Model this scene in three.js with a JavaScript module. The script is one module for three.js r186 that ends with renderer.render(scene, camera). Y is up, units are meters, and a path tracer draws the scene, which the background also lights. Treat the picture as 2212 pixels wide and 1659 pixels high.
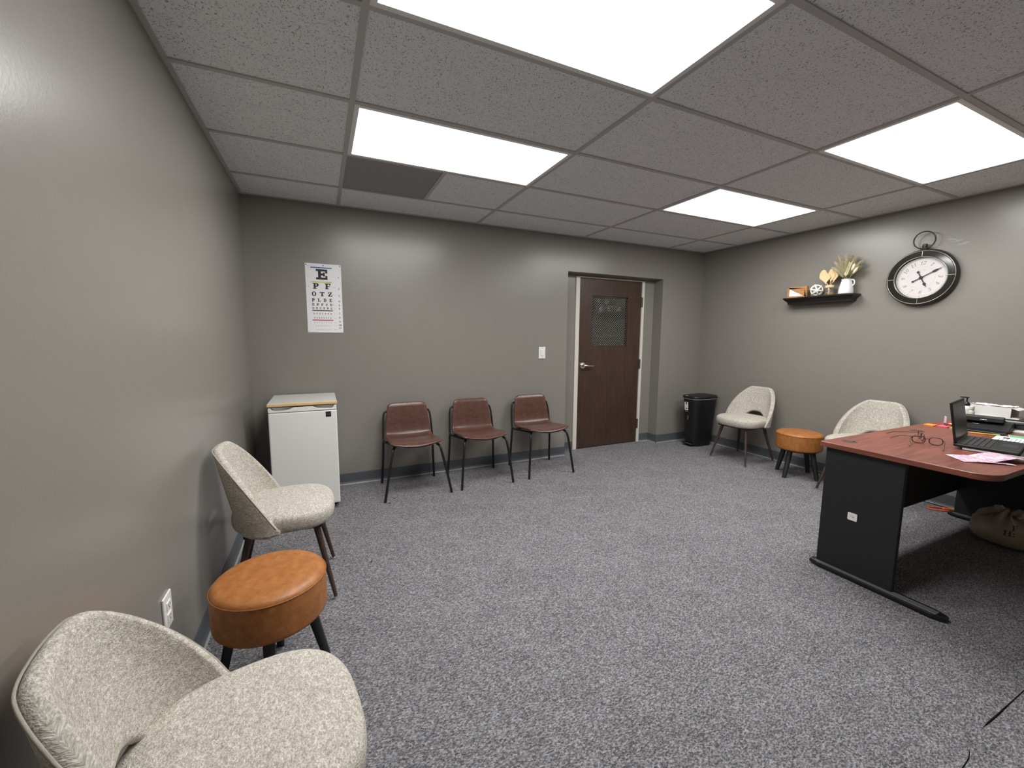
import * as THREE from 'three';
import { RoundedBoxGeometry } from 'three/addons/geometries/RoundedBoxGeometry.js';
import { mergeGeometries, mergeVertices, toCreasedNormals } from 'three/addons/utils/BufferGeometryUtils.js';
import { RectAreaLightUniformsLib } from 'three/addons/lights/RectAreaLightUniformsLib.js';
RectAreaLightUniformsLib.init();

// ---------------------------------------------------------------- camera, light levels, exposure
const scene = new THREE.Scene();
scene.background = new THREE.Color(0x000000);
const camera = new THREE.PerspectiveCamera(2 * Math.atan(829.5 / 886.169) * 180 / Math.PI, 2212 / 1659, 0.02, 60);
{
  const yaw = 0.4352, pitch = -0.1149, roll = 0.0067;
  const r = new THREE.Vector3(Math.cos(yaw), 0, Math.sin(yaw)), f = new THREE.Vector3(Math.sin(yaw), 0, -Math.cos(yaw)), u = new THREE.Vector3(0, 1, 0);
  const F = f.clone().multiplyScalar(Math.cos(pitch)).addScaledVector(u, Math.sin(pitch));
  const V = f.clone().multiplyScalar(-Math.sin(pitch)).addScaledVector(u, Math.cos(pitch));
  const R = r.clone().multiplyScalar(Math.cos(roll)).addScaledVector(V, Math.sin(roll));
  const U = r.clone().multiplyScalar(-Math.sin(roll)).addScaledVector(V, Math.cos(roll));
  camera.position.set(0.5138, 1.3172, 3.8244);
  camera.quaternion.setFromRotationMatrix(new THREE.Matrix4().makeBasis(R, U, F.clone().negate()));
}
const renderer = new THREE.WebGLRenderer({ antialias: true });
renderer.toneMapping = THREE.LinearToneMapping;
renderer.toneMappingExposure = 1.0;
renderer.shadowMap.enabled = true;
const PANEL_LIGHT = 13.8;          // the four fluorescent troffers
const PANEL_GLOW = 3.0;
const LIGHT_COLOR = new THREE.Color().setRGB(1, 0.99, 0.98);

// ---------------------------------------------------------------- helpers
const T = 0.6096, WR = 4.961, HC = 2.383, ZF = 4.75, G0 = 0.6917, ZA = 1.682;
let seed = 12345;
const rnd = () => { seed = (seed * 1664525 + 1013904223) >>> 0; return seed / 4294967296; };
const rr = (a, b) => a + (b - a) * rnd();
const lin = (r, g, b) => new THREE.Color().setRGB(r, g, b);
const V3 = (x, y, z) => new THREE.Vector3(x, y, z);
const taken = {};
function numbered(name) { const n = taken[name] || 0; taken[name] = n + 1; return n ? `${name}_${String(n).padStart(3, '0')}` : name; }
function shadows(o) { o.traverse((m) => { if (m.isMesh) { m.castShadow = true; m.receiveShadow = true; } }); return o; }
function thing(name, label, category, [x, y, z] = [0, 0, 0], turn = 0, group) {
  const o = new THREE.Group(); o.name = numbered(name); o.position.set(x, y, z); o.rotation.y = turn;
  o.userData = { label, category }; if (group) o.userData.group = group;
  scene.add(o); return o;
}
function part(name, geo, mat, parent, label) {
  const m = new THREE.Mesh(Array.isArray(geo) ? merge(geo) : geo, mat); m.name = name; m.castShadow = m.receiveShadow = true;
  if (label) m.userData.label = label;
  parent.add(m); return m;
}
function single(name, geo, mat, label, category, group) {
  const m = part(numbered(name), geo, mat, scene); m.userData = { label, category }; if (group) m.userData.group = group; return m;
}
function struct(name, geo, mat, label) {
  const m = geo ? part(name, geo, mat, scene) : new THREE.Group(); m.name = name; if (!geo) scene.add(m);
  m.userData = { kind: 'structure', label, category: name.split('_')[0] }; return m;
}
function dup(root, [x, y, z], turn, label) {
  const r = root.clone(); r.name = numbered(root.name.replace(/_\d{3}$/, '')); r.position.set(x, y, z); r.rotation.y = turn;
  r.userData = { ...root.userData, label }; scene.add(r); return r;
}
function merge(list) {
  const gs = list.map((g) => { const n = g.index ? g.toNonIndexed() : g.clone(); for (const k of Object.keys(n.attributes)) if (!['position', 'normal', 'uv'].includes(k)) n.deleteAttribute(k); if (!n.attributes.uv) n.setAttribute('uv', new THREE.BufferAttribute(new Float32Array(n.attributes.position.count * 2), 2)); return n; });
  return mergeGeometries(gs);
}
// box-mapped uv in metres
function boxUV(g0, s = 1, ox = 0, oy = 0) {
  const g = g0.index ? g0.toNonIndexed() : g0, p = g.attributes.position, n = p.count, uv = new Float32Array(n * 2);
  const a = V3(), b = V3(), c = V3(), m = V3();
  for (let i = 0; i < n; i += 3) {
    a.fromBufferAttribute(p, i); b.fromBufferAttribute(p, i + 1); c.fromBufferAttribute(p, i + 2);
    m.crossVectors(b.clone().sub(a), c.clone().sub(a));
    const ax = Math.abs(m.x), ay = Math.abs(m.y), az = Math.abs(m.z);
    [a, b, c].forEach((v, k) => {
      let U, W;
      if (ay >= ax && ay >= az) { U = v.x; W = v.z; } else if (ax >= az) { U = v.z; W = v.y; } else { U = v.x; W = v.y; }
      uv[(i + k) * 2] = U * s + ox; uv[(i + k) * 2 + 1] = W * s + oy;
    });
  }
  g.setAttribute('uv', new THREE.BufferAttribute(uv, 2));
  return g;
}
const box = (w, h, d, x = 0, y = 0, z = 0) => new THREE.BoxGeometry(w, h, d).translate(x, y, z);
const span = (x0, x1, y0, y1, z0, z1) => box(x1 - x0, y1 - y0, z1 - z0, (x0 + x1) / 2, (y0 + y1) / 2, (z0 + z1) / 2);
const rbox = (w, h, d, r, x = 0, y = 0, z = 0, seg = 3) => new RoundedBoxGeometry(w, h, d, seg, r).translate(x, y, z);
const tube = (pts, r, seg = 32, rad = 10) => new THREE.TubeGeometry(new THREE.CatmullRomCurve3(pts.map((p) => V3(...p))), seg, r, rad, false);
const tubeCap = (pts, r, seg = 32, rad = 10) => merge([tube(pts, r, seg, rad), new THREE.SphereGeometry(r, rad, 6).translate(...pts[0]), new THREE.SphereGeometry(r, rad, 6).translate(...pts[pts.length - 1])]);
function bar(a, b, r0, r1 = r0, seg = 14) {   // tapered rod from a (radius r0) to b (radius r1)
  const A = V3(...a), B = V3(...b), d = B.clone().sub(A), g = new THREE.CylinderGeometry(r1, r0, d.length(), seg);
  g.applyQuaternion(new THREE.Quaternion().setFromUnitVectors(V3(0, 1, 0), d.clone().normalize()));
  return g.translate(...A.clone().add(B).multiplyScalar(0.5).toArray());
}
function beam(a, b, w, d) {                   // rectangular rod
  const A = V3(...a), B = V3(...b), v = B.clone().sub(A), g = new THREE.BoxGeometry(w, v.length(), d);
  g.applyQuaternion(new THREE.Quaternion().setFromUnitVectors(V3(0, 1, 0), v.clone().normalize()));
  return g.translate(...A.clone().add(B).multiplyScalar(0.5).toArray());
}
const lathe = (pts, seg = 40) => new THREE.LatheGeometry(pts.map(([r, y]) => new THREE.Vector2(r, y)), seg);
function shapeOf(pts) { const s = new THREE.Shape(); pts.forEach(([x, y], i) => (i ? s.lineTo(x, y) : s.moveTo(x, y))); s.closePath(); return s; }
function rrShape(w, h, r, cx = 0, cy = 0, C = THREE.Shape) {
  const s = new C(), x = cx - w / 2, y = cy - h / 2;
  s.moveTo(x + r, y); s.lineTo(x + w - r, y); s.quadraticCurveTo(x + w, y, x + w, y + r); s.lineTo(x + w, y + h - r); s.quadraticCurveTo(x + w, y + h, x + w - r, y + h);
  s.lineTo(x + r, y + h); s.quadraticCurveTo(x, y + h, x, y + h - r); s.lineTo(x, y + r); s.quadraticCurveTo(x, y, x + r, y); return s;
}
const extrude = (s, d, bevel = 0, seg = 2, curve = 12) => new THREE.ExtrudeGeometry(s, { depth: d - 2 * bevel, bevelEnabled: bevel > 0, bevelThickness: bevel, bevelSize: bevel, bevelOffset: -bevel, bevelSegments: seg, curveSegments: curve }).translate(0, 0, bevel);
// a closed surface from rings of points (each ring the same length); ends closed with fans
function loftUV(rings, uvs) {     // the same, open-ended, with given uv for every point
  const n = rings[0].length + 1, pos = [], uv = [], idx = [];
  rings.forEach((r, i) => {
    [...r, r[0]].forEach((p) => pos.push(...p)); [...uvs[i], uvs[i][0]].forEach((q) => uv.push(...q));
    if (i) for (let j = 0; j < n - 1; j++) { const c = i * n + j, a = c - n; idx.push(a, a + 1, c, a + 1, c + 1, c); }
  });
  const g = new THREE.BufferGeometry(); g.setAttribute('position', new THREE.Float32BufferAttribute(pos, 3)); g.setAttribute('uv', new THREE.Float32BufferAttribute(uv, 2)); g.setIndex(idx); g.computeVertexNormals(); return g;
}
function loft(rings, close = true) {
  const n = rings[0].length, pos = [], idx = [];
  rings.forEach((r) => r.forEach((p) => pos.push(...p)));
  for (let i = 0; i < rings.length - 1; i++) for (let j = 0; j < n; j++) {
    const a = i * n + j, b = i * n + (j + 1) % n, c = a + n, d = b + n; idx.push(a, b, c, b, d, c);
  }
  if (close) [0, rings.length - 1].forEach((k, e) => {
    const c = [0, 1, 2].map((q) => rings[k].reduce((s, p) => s + p[q], 0) / n), ci = pos.length / 3; pos.push(...c);
    for (let j = 0; j < n; j++) { const a = k * n + j, b = k * n + (j + 1) % n; e ? idx.push(a, b, ci) : idx.push(b, a, ci); }
  });
  const g = new THREE.BufferGeometry(); g.setAttribute('position', new THREE.Float32BufferAttribute(pos, 3)); g.setIndex(idx); g.computeVertexNormals(); return g;
}

// ---------------------------------------------------------------- textures
function lattice(nx, ny) { const a = new Float32Array(nx * ny); for (let i = 0; i < a.length; i++) a[i] = rnd(); return { a, nx, ny }; }
function sample(L, u, v) {    // periodic, smooth
  const x = u * L.nx, y = v * L.ny, x0 = Math.floor(x), y0 = Math.floor(y); let fx = x - x0, fy = y - y0; fx = fx * fx * (3 - 2 * fx); fy = fy * fy * (3 - 2 * fy);
  const X0 = ((x0 % L.nx) + L.nx) % L.nx, X1 = (X0 + 1) % L.nx, Y0 = ((y0 % L.ny) + L.ny) % L.ny, Y1 = (Y0 + 1) % L.ny;
  return (L.a[Y0 * L.nx + X0] * (1 - fx) + L.a[Y0 * L.nx + X1] * fx) * (1 - fy) + (L.a[Y1 * L.nx + X0] * (1 - fx) + L.a[Y1 * L.nx + X1] * fx) * fy;
}
function dataTex(w, h, fn, srgb) {
  const d = new Uint8Array(w * h * 4);
  for (let y = 0; y < h; y++) for (let x = 0; x < w; x++) { const c = fn(x / w, y / h, x, y), o = (y * w + x) * 4; for (let k = 0; k < 3; k++) d[o + k] = Math.max(0, Math.min(255, Array.isArray(c) ? c[k] : c)); d[o + 3] = 255; }
  const t = new THREE.DataTexture(d, w, h); t.magFilter = THREE.LinearFilter; t.minFilter = THREE.LinearMipmapLinearFilter; t.generateMipmaps = true; t.wrapS = t.wrapT = THREE.RepeatWrapping;
  if (srgb) t.colorSpace = THREE.SRGBColorSpace; t.needsUpdate = true; return t;
}
function canvasTex(w, h, draw) {
  const c = document.createElement('canvas'); c.width = w; c.height = h; const x = c.getContext('2d'); draw(x, w, h);
  const t = new THREE.CanvasTexture(c); t.colorSpace = THREE.SRGBColorSpace; t.anisotropy = 8; return t;
}
const rep = (t, u, v = u) => { t.repeat.set(u, v); return t; };
const std = (o) => new THREE.MeshStandardMaterial(o);
const phy = (o) => new THREE.MeshPhysicalMaterial(o);

// carpet: looped pile, 1 m tile
const cA = lattice(150, 290), cB = lattice(280, 420), cC = lattice(60, 80), cD = lattice(480, 520), cE = lattice(9, 9);
const carpetV = (u, v) => { const uu = u + 0.002 * (sample(cC, u, v) - 0.5); return 0.46 * sample(cA, uu, v) + 0.34 * sample(cB, u, v + 0.002 * sample(cC, v, u)) + 0.2 * sample(cD, u, v); };
const carpetMap = rep(dataTex(1024, 1024, (u, v) => {
  const k = (carpetV(u, v) - 0.5) * 2, m = 116 + 84 * k + 8 * (sample(cE, u, v) - 0.5), t = sample(cC, u + 0.3, v) - 0.5;
  return [m + 4 * t + 1, m - 1 - 2 * t, m + 2 - 3 * t];
}, true), 1);
const carpetBump = rep(dataTex(1024, 1024, (u, v) => 255 * carpetV(u, v)), 1);
// heathered upholstery, 0.25 m tile
const fA = lattice(64, 96), fB = lattice(128, 150), fC = lattice(26, 38), fD = lattice(220, 220);
const fabV = (u, v) => 0.4 * sample(fA, u, v) + 0.3 * sample(fB, u, v) + 0.18 * sample(fC, u, v) + 0.12 * sample(fD, u, v);
const fabricMap = dataTex(512, 512, (u, v) => { const k = (fabV(u, v) - 0.5) * 2; const m = 184 + 60 * k; return [m + 2, m - 4 + 2 * k, m - 15 + 6 * k]; }, true);
const fabricBump = dataTex(512, 512, (u, v) => 255 * (0.5 * sample(fB, u, v) + 0.5 * sample(fD, u, v)));
// mineral ceiling tile, 1.22 m tile
const tA = lattice(20, 20), tB = lattice(340, 340), tC = lattice(520, 520), tW = lattice(70, 70);
const tileHole = (u, v) => { const w = sample(tB, u + 0.006 * sample(tW, u, v), v + 0.01 * sample(tW, v, u)), s = sample(tC, u, v); return Math.max(0, Math.min(1, (w * 0.72 + s * 0.38 - 0.765) * 9)); };
const tileMap = dataTex(1024, 1024, (u, v) => { const h = tileHole(u, v), m = 238 - 88 * h + 8 * (sample(tC, v, u) - 0.5) + 4 * (sample(tA, u, v) - 0.5); return [m - 3, m - 1, m]; }, true);
const tileBump = dataTex(1024, 1024, (u, v) => 200 - 190 * tileHole(u, v) + 30 * (sample(tC, u, v) - 0.5));
// rolled wall paint, 0.5 m tile
const wA = lattice(90, 90), wB = lattice(190, 190), wC = lattice(14, 14);
const wallBump = dataTex(512, 512, (u, v) => 255 * (0.6 * sample(wA, u, v) + 0.4 * sample(wB, u, v)));
const wallMap = dataTex(512, 512, (u, v) => { const k = 5 * (sample(wB, v, u) - 0.5) + 1.5 * (sample(wC, u, v) - 0.5); return [135 + k, 131 + k, 124 + k]; }, true);
// wood grains
const gA = lattice(6, 90), gB = lattice(12, 260), gC = lattice(5, 14), gD = lattice(60, 500);
const grain = (u, v) => 0.42 * sample(gA, u, v + 0.02 * sample(gC, u, v)) + 0.3 * sample(gB, u, v) + 0.18 * sample(gC, u, v) + 0.1 * sample(gD, u, v);
const deskMap = dataTex(512, 512, (u, v) => { const k = (grain(u, v) - 0.5) * 2; return [126 + 26 * k, 71 + 20 * k, 57 + 18 * k]; }, true);
const doorMap = dataTex(512, 512, (v, u) => { const k = (grain(u, v) - 0.5) * 2; return [66 + 14 * k, 47 + 12 * k, 38 + 11 * k]; }, true);
const frameMap = dataTex(256, 256, (u, v) => { const k = (grain(u, v) - 0.5) * 2; return [176 + 34 * k, 128 + 30 * k, 84 + 26 * k]; }, true);
const legMap = dataTex(256, 256, (v, u) => { const k = (grain(u, v) - 0.5) * 2; return [70 + 26 * k, 54 + 21 * k, 46 + 18 * k]; }, true);
// leather grain, 0.15 m tile
const lA = lattice(60, 60), lB = lattice(120, 120), lC = lattice(8, 8), lD = lattice(20, 20);
const leatherBump = dataTex(512, 512, (u, v) => 255 * (0.6 * sample(lA, u, v) + 0.4 * sample(lB, u, v)));
const tanMap = dataTex(512, 512, (u, v) => { const k = 0.5 * (sample(lC, u, v) - 0.5) + 0.35 * (sample(lD, u, v) - 0.5) + 0.35 * (sample(lB, u, v) - 0.5); return [166 + 36 * k, 106 + 32 * k, 54 + 26 * k]; }, true);
const brownMap = dataTex(512, 512, (u, v) => { const k = 0.5 * (sample(lC, v, u) - 0.5) + 0.35 * (sample(lD, v, u) - 0.5) + 0.3 * (sample(lB, u, v) - 0.5); return [90 + 24 * k, 62 + 20 * k, 52 + 18 * k]; }, true);

// ---------------------------------------------------------------- materials
const M = {
  wall: std({ map: wallMap, bumpMap: wallBump, bumpScale: 0.00014, roughness: 0.285 }),
  carpet: std({ map: carpetMap, bumpMap: carpetBump, bumpScale: 0.004, roughness: 1 }),
  subfloor: std({ color: lin(0.03, 0.028, 0.026), roughness: 1 }),
  tile: std({ map: tileMap, bumpMap: tileBump, bumpScale: 0.002, roughness: 0.95 }),
  darkTile: std({ color: lin(0.3, 0.3, 0.315), bumpMap: wallBump, bumpScale: 0.0006, roughness: 0.7 }),
  grid: std({ color: lin(0.5, 0.485, 0.465), roughness: 0.6 }),
  plenum: std({ color: lin(0.12, 0.12, 0.12), roughness: 1 }),
  fixture: std({ color: lin(0.8, 0.8, 0.78), roughness: 0.35 }),
  diffuser: std({ color: lin(0.9, 0.9, 0.9), emissive: LIGHT_COLOR, emissiveIntensity: PANEL_GLOW, roughness: 0.4 }),
  vinyl: std({ color: lin(0.085, 0.094, 0.106), roughness: 0.5 }),
  door: std({ map: doorMap, bumpMap: leatherBump, bumpScale: 0.00015, roughness: 0.42 }),
  doorStop: std({ color: lin(0.045, 0.025, 0.018), roughness: 0.5 }),
  frameWhite: std({ color: lin(0.68, 0.64, 0.58), roughness: 0.45 }),
  glass: phy({ color: 0xffffff, transmission: 1, thickness: 0, roughness: 0.01, ior: 1.5 }),
  wire: std({ color: lin(0.2, 0.195, 0.17), roughness: 0.5, metalness: 0.3 }),
  chrome: std({ color: lin(0.75, 0.74, 0.72), roughness: 0.22, metalness: 1 }),
  hinge: std({ color: lin(0.1, 0.085, 0.07), roughness: 0.45, metalness: 0.6 }),
  plastic: std({ color: lin(0.8, 0.79, 0.76), roughness: 0.35 }),
  dark: std({ color: lin(0.02, 0.02, 0.02), roughness: 0.6 }),
  black: std({ color: lin(0.008, 0.008, 0.0085), roughness: 0.42 }),
  blackMetal: std({ color: lin(0.012, 0.012, 0.0125), roughness: 0.4, metalness: 0.2 }),
  deskBlack: std({ color: lin(0.009, 0.0095, 0.0105), bumpMap: leatherBump, bumpScale: 0.0002, roughness: 0.6 }),
  inlay: std({ color: lin(0.12, 0.12, 0.125), roughness: 0.5 }),
  deskTop: std({ map: deskMap, roughness: 0.3 }),
  fabric: phy({ map: fabricMap, bumpMap: fabricBump, bumpScale: 0.0012, roughness: 1, sheen: 0.3, sheenRoughness: 0.7, sheenColor: lin(0.8, 0.78, 0.7) }),
  piping: std({ color: lin(0.5, 0.47, 0.4), roughness: 1, bumpMap: fabricBump, bumpScale: 0.0006 }),
  chairLeg: std({ map: legMap, roughness: 0.42 }),
  steel: std({ color: lin(0.16, 0.17, 0.18), roughness: 0.4, metalness: 0.7 }),
  tan: std({ map: tanMap, bumpMap: leatherBump, bumpScale: 0.0003, roughness: 0.42 }),
  stoolLeg: std({ color: lin(0.024, 0.025, 0.0255), roughness: 0.5 }),
  brown: std({ map: brownMap, bumpMap: leatherBump, bumpScale: 0.00025, roughness: 0.3 }),
  fridge: phy({ color: lin(0.8, 0.795, 0.765), roughness: 0.32, clearcoat: 0.3, clearcoatRoughness: 0.15 }),
  fridgeTop: std({ color: lin(0.62, 0.61, 0.58), roughness: 0.45 }),
  tanEdge: std({ color: lin(0.72, 0.5, 0.24), roughness: 0.45 }),
  shelfWood: std({ color: lin(0.009, 0.0055, 0.0055), roughness: 0.35 }),
  frameWood: std({ map: frameMap, roughness: 0.5 }),
  ceramic: phy({ color: lin(0.78, 0.78, 0.77), roughness: 0.15, clearcoat: 0.6, clearcoatRoughness: 0.08 }),
  whiteMatte: std({ color: lin(0.76, 0.755, 0.7), roughness: 0.55 }),
  pampas: std({ color: lin(0.84, 0.78, 0.58), roughness: 1, side: THREE.DoubleSide }),
  pampasStem: std({ color: lin(0.42, 0.36, 0.2), roughness: 1 }),
  palm: std({ color: lin(0.78, 0.58, 0.32), roughness: 0.8, side: THREE.DoubleSide }),
  bamboo: std({ color: lin(0.72, 0.53, 0.3), roughness: 0.6 }),
  clockGlass: phy({ color: lin(0.02, 0.019, 0.017), roughness: 0.08, ior: 1.8 }),
  clockEdge: std({ color: lin(0.05, 0.048, 0.045), roughness: 0.4, metalness: 0.5 }),
  silver: std({ color: lin(0.45, 0.42, 0.35), roughness: 0.3, metalness: 0.8 }),
  paper: std({ color: lin(0.8, 0.8, 0.78), roughness: 0.8, side: THREE.DoubleSide }),
};

// ---------------------------------------------------------------- ceiling lights
function troffer(x0, z0, label) {
  const o = thing('ceiling_light', label, 'ceiling light', [x0 + T, HC, z0 + T / 2], 0, 'ceiling light panels');
  const w = 2 * T - 0.024, d = T - 0.024, b = 0.022;
  part('frame', [box(w, 0.012, b, 0, 0.003, d / 2 - b / 2), box(w, 0.012, b, 0, 0.003, -d / 2 + b / 2), box(b, 0.012, d - 2 * b, w / 2 - b / 2, 0.003, 0), box(b, 0.012, d - 2 * b, -w / 2 + b / 2, 0.003, 0)], M.fixture, o);
  part('diffuser', rbox(w - 2 * b, 0.016, d - 2 * b, 0.005, 0, 0.003, 0), M.diffuser, o, 'glowing white diffuser panel');
  part('housing', box(w, 0.06, d, 0, 0.045, 0), M.fixture, o);
  const l = new THREE.RectAreaLight(LIGHT_COLOR, PANEL_LIGHT, w - 2 * b, d - 2 * b);
  l.position.set(0, -0.012, 0); l.rotation.x = -Math.PI / 2; l.name = 'panel_glow'; o.add(l);
}
troffer(G0, ZA + T, 'glowing white ceiling panel above the tan stool by the outlet');
troffer(G0, ZA - T, 'glowing white ceiling panel beside the dark grey ceiling tile');
troffer(G0 + 4 * T, ZA - T, 'glowing white ceiling panel closest to the brown door');
troffer(G0 + 4 * T, ZA + T, 'glowing white ceiling panel above the desk');

// ---------------------------------------------------------------- room shell
const OX0 = 2.945, OX1 = 4.296, OY = 2.017, RZ = -0.147;           // recess opening
const DX0 = 3.142, DX1 = 4.138, DY = 1.997;                         // door frame outside
{
  // carpet in two lengths that meet at an open seam
  const W = [-0.1, WR + 0.1];
  const seam = [[WR + 0.1, 3.364], [3.1, 3.364], [2.9, 3.3635], [2.75, 3.363], [2.62, 3.362], [2.56, 3.3615], [2.5, 3.364], [2.38, 3.374], [2.32, 3.388], [2.27, 3.392], [2.2, 3.396], [2.0, 3.4], [-0.1, 3.405]];
  const gap = [0.0, 0.002, 0.0035, 0.004, 0.006, 0.0055, 0.0, 0.0, 0.003, 0.003, 0.0, 0.0, 0.0];
  const lay = (pts) => boxUV(extrude(shapeOf(pts.map(([x, z]) => [x, -z])), 0.012).rotateX(-Math.PI / 2).translate(0, -0.012, 0));
  const f = struct('floor', boxUV(span(-0.1, WR + 0.1, -0.15, -0.012, -0.3, ZF + 0.1)), M.subfloor, 'grey looped pile carpet covering the office floor');
  part('carpet', lay([[W[0], -0.28], [W[1], -0.28], ...seam]), M.carpet, f);
  part('carpet', lay([[W[0], ZF + 0.1], [W[1], ZF + 0.1], ...seam.map(([x, z], i) => [x, z + gap[i] + 0.0004])].reverse()), M.carpet, f);

  struct('wall_left', boxUV(span(-0.1, 0, -0.012, HC + 0.15, -0.1, ZF + 0.1), 2), M.wall, 'grey painted wall behind the cream chairs and the outlet');
  struct('wall_front', boxUV(span(0, WR, -0.012, HC + 0.15, ZF, ZF + 0.1), 2), M.wall, 'grey painted wall facing the brown door');
  const wr = struct('wall_right', boxUV(span(WR, WR + 0.1, -0.012, HC + 0.15, -0.3, ZF + 0.1), 2), M.wall, 'grey painted wall with shelf and clock');
  const s = shapeOf([[-0.1, -0.012], [OX0, -0.012], [OX0, OY], [OX1, OY], [OX1, -0.012], [WR, -0.012], [WR, HC + 0.15], [-0.1, HC + 0.15]]);
  struct('wall_back', boxUV(extrude(s, 0.147).translate(0, 0, RZ), 2), M.wall, 'grey painted wall with the eye chart and recessed door');
  const s2 = shapeOf([[2.7, -0.012], [DX0 + 0.03, -0.012], [DX0 + 0.03, DY - 0.03], [DX1 - 0.03, DY - 0.03], [DX1 - 0.03, -0.012], [WR, -0.012], [WR, HC], [2.7, HC]]);
  struct('wall_recess', boxUV(extrude(s2, 0.1).translate(0, 0, RZ - 0.1), 2), M.wall, 'grey painted back of the door recess');
  // filler scraped over an old hole beside the clock
  const blob = (z, y, a, b, t, rot) => { const g = new THREE.SphereGeometry(1, 18, 10); const p = g.attributes.position; for (let i = 0; i < p.count; i++) { const k = 1 + 0.22 * Math.sin(7 * p.getY(i) + 3 * p.getZ(i) + z * 40); p.setXYZ(i, p.getX(i) * t, p.getY(i) * b * k, p.getZ(i) * a * k); } g.computeVertexNormals(); return g.rotateX(rot).translate(WR, y, z); };
  part('filler_patch', [blob(2.288, 2.083, 0.035, 0.013, 0.0016, 0.25), blob(2.33, 2.068, 0.026, 0.009, 0.0016, -0.2), blob(2.355, 2.04, 0.035, 0.01, 0.0016, -0.15), blob(2.3, 2.06, 0.018, 0.006, 0.0016, 0.1)], std({ color: lin(0.3, 0.29, 0.275), roughness: 0.35 }), wr);

  // dim passage behind the door glass
  const pas = std({ color: lin(0.34, 0.33, 0.29), roughness: 0.7 });
  struct('wall_passage', [span(1.6, 6.6, -0.012, 2.45, -1.95, -1.85), span(1.5, 1.6, -0.012, 2.45, -1.95, -0.25), span(6.6, 6.7, -0.012, 2.45, -1.95, -0.25), span(5.06, 6.7, -0.012, 2.45, -0.3, -0.24), span(1.5, 2.7, -0.012, 2.45, -0.3, -0.24)], pas, 'dim painted wall of the passage behind the door glass');
  struct('floor_passage', span(1.5, 6.7, -0.1, -0.012, -1.95, -0.3), M.subfloor, 'dark floor of the passage behind the door');
  struct('ceiling_passage', span(1.5, 6.7, 2.45, 2.5, -1.95, -0.24), pas, 'ceiling of the passage behind the door');
  struct('trim_1', span(1.6, 6.6, 1.322, 1.358, -1.85, -1.83), M.frameWhite, 'pale rail along the passage wall behind the door glass');
  const pl = thing('added_passage_light', 'added unseen lamp brightening the passage behind the door glass', 'ceiling light', [5.4, 2.44, -1.1]);  // added lamp, out of sight, lifts the brightness seen through the pane
  part('diffuser', rbox(0.6, 0.02, 0.3, 0.006, 0, 0, 0), std({ color: lin(0.8, 0.8, 0.8), emissive: LIGHT_COLOR, emissiveIntensity: 0.6, roughness: 0.4 }), pl);
  const l = new THREE.RectAreaLight(LIGHT_COLOR, 1.0, 0.58, 0.28); l.position.set(0, -0.015, 0); l.rotation.x = -Math.PI / 2; l.name = 'added_passage_glow'; pl.add(l);

  // baseboards: vinyl cove with a flared toe
  const prof = [[0, 0], [0.017, 0], [0.0165, 0.0035], [0.009, 0.009], [0.0045, 0.018], [0.003, 0.03], [0.003, 0.096], [0.0015, 0.1], [0, 0.1]];
  const cove = (x0, z0, x1, z1) => {   // the room lies to the left of the way from 0 to 1
    const a = Math.atan2(-(z1 - z0), x1 - x0), len = Math.hypot(x1 - x0, z1 - z0);
    return boxUV(extrude(shapeOf(prof.map(([o, y]) => [-o, y])), len).rotateY(Math.PI / 2)).rotateY(a).translate(x0, 0, z0);
  };
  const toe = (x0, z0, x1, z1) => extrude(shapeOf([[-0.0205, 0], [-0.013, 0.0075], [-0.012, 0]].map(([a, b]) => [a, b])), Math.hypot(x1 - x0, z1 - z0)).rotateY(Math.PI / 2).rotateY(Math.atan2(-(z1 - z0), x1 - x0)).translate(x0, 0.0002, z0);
  const toeHighlightMat = std({ color: lin(0.3, 0.31, 0.32), roughness: 0.5 });  // painted highlight: lighter grey stands for light caught by the flared toe
  part('toe_highlight', [toe(0, 0, OX0, 0), toe(OX1, 0, WR, 0)], toeHighlightMat, struct('baseboard_back', [cove(0, 0, OX0, 0), cove(OX0, 0, OX0, RZ), cove(OX1, 0, WR, 0)], M.vinyl, 'slate grey vinyl baseboard under the eye chart wall'), 'toe highlight painted as a pale strip');
  part('toe_highlight', [toe(DX1, RZ, OX1, RZ), toe(OX1, RZ, OX1, 0)], toeHighlightMat, struct('baseboard_recess', [cove(OX0, RZ, DX0, RZ), cove(DX1, RZ, OX1, RZ), cove(OX1, RZ, OX1, 0)], M.vinyl, 'slate grey vinyl baseboard beside the door'), 'toe highlight painted as a pale strip');
  part('toe_highlight', [toe(0, ZF, 0, 0)], toeHighlightMat, struct('baseboard_left', cove(0, ZF, 0, 0), M.vinyl, 'slate grey vinyl baseboard behind the cream chairs'), 'toe highlight painted as a pale strip');
  part('toe_highlight', [toe(WR, 0, WR, ZF)], toeHighlightMat, struct('baseboard_right', cove(WR, 0, WR, ZF), M.vinyl, 'slate grey vinyl baseboard under the shelf and clock'), 'toe highlight painted as a pale strip');
  part('toe_highlight', [toe(WR, ZF, 0, ZF)], toeHighlightMat, struct('baseboard_front', cove(WR, ZF, 0, ZF), M.vinyl, 'slate grey vinyl baseboard facing the door'), 'toe highlight painted as a pale strip');

  // suspended ceiling: tiles laid into tee bars
  const c = struct('ceiling', null, null, 'suspended ceiling of speckled white tiles in a metal grid');
  part('slab', span(-0.1, WR + 0.1, HC + 0.15, HC + 0.25, -0.3, ZF + 0.1), M.plenum, c);
  const xs = [0, G0, G0 + 2 * T, G0 + 4 * T, G0 + 6 * T, WR], zs = [0]; for (let k = -2; k < 6; k++) { const z = ZA + k * T; if (z < ZF - 0.02) zs.push(z); } zs.push(ZF);
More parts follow.
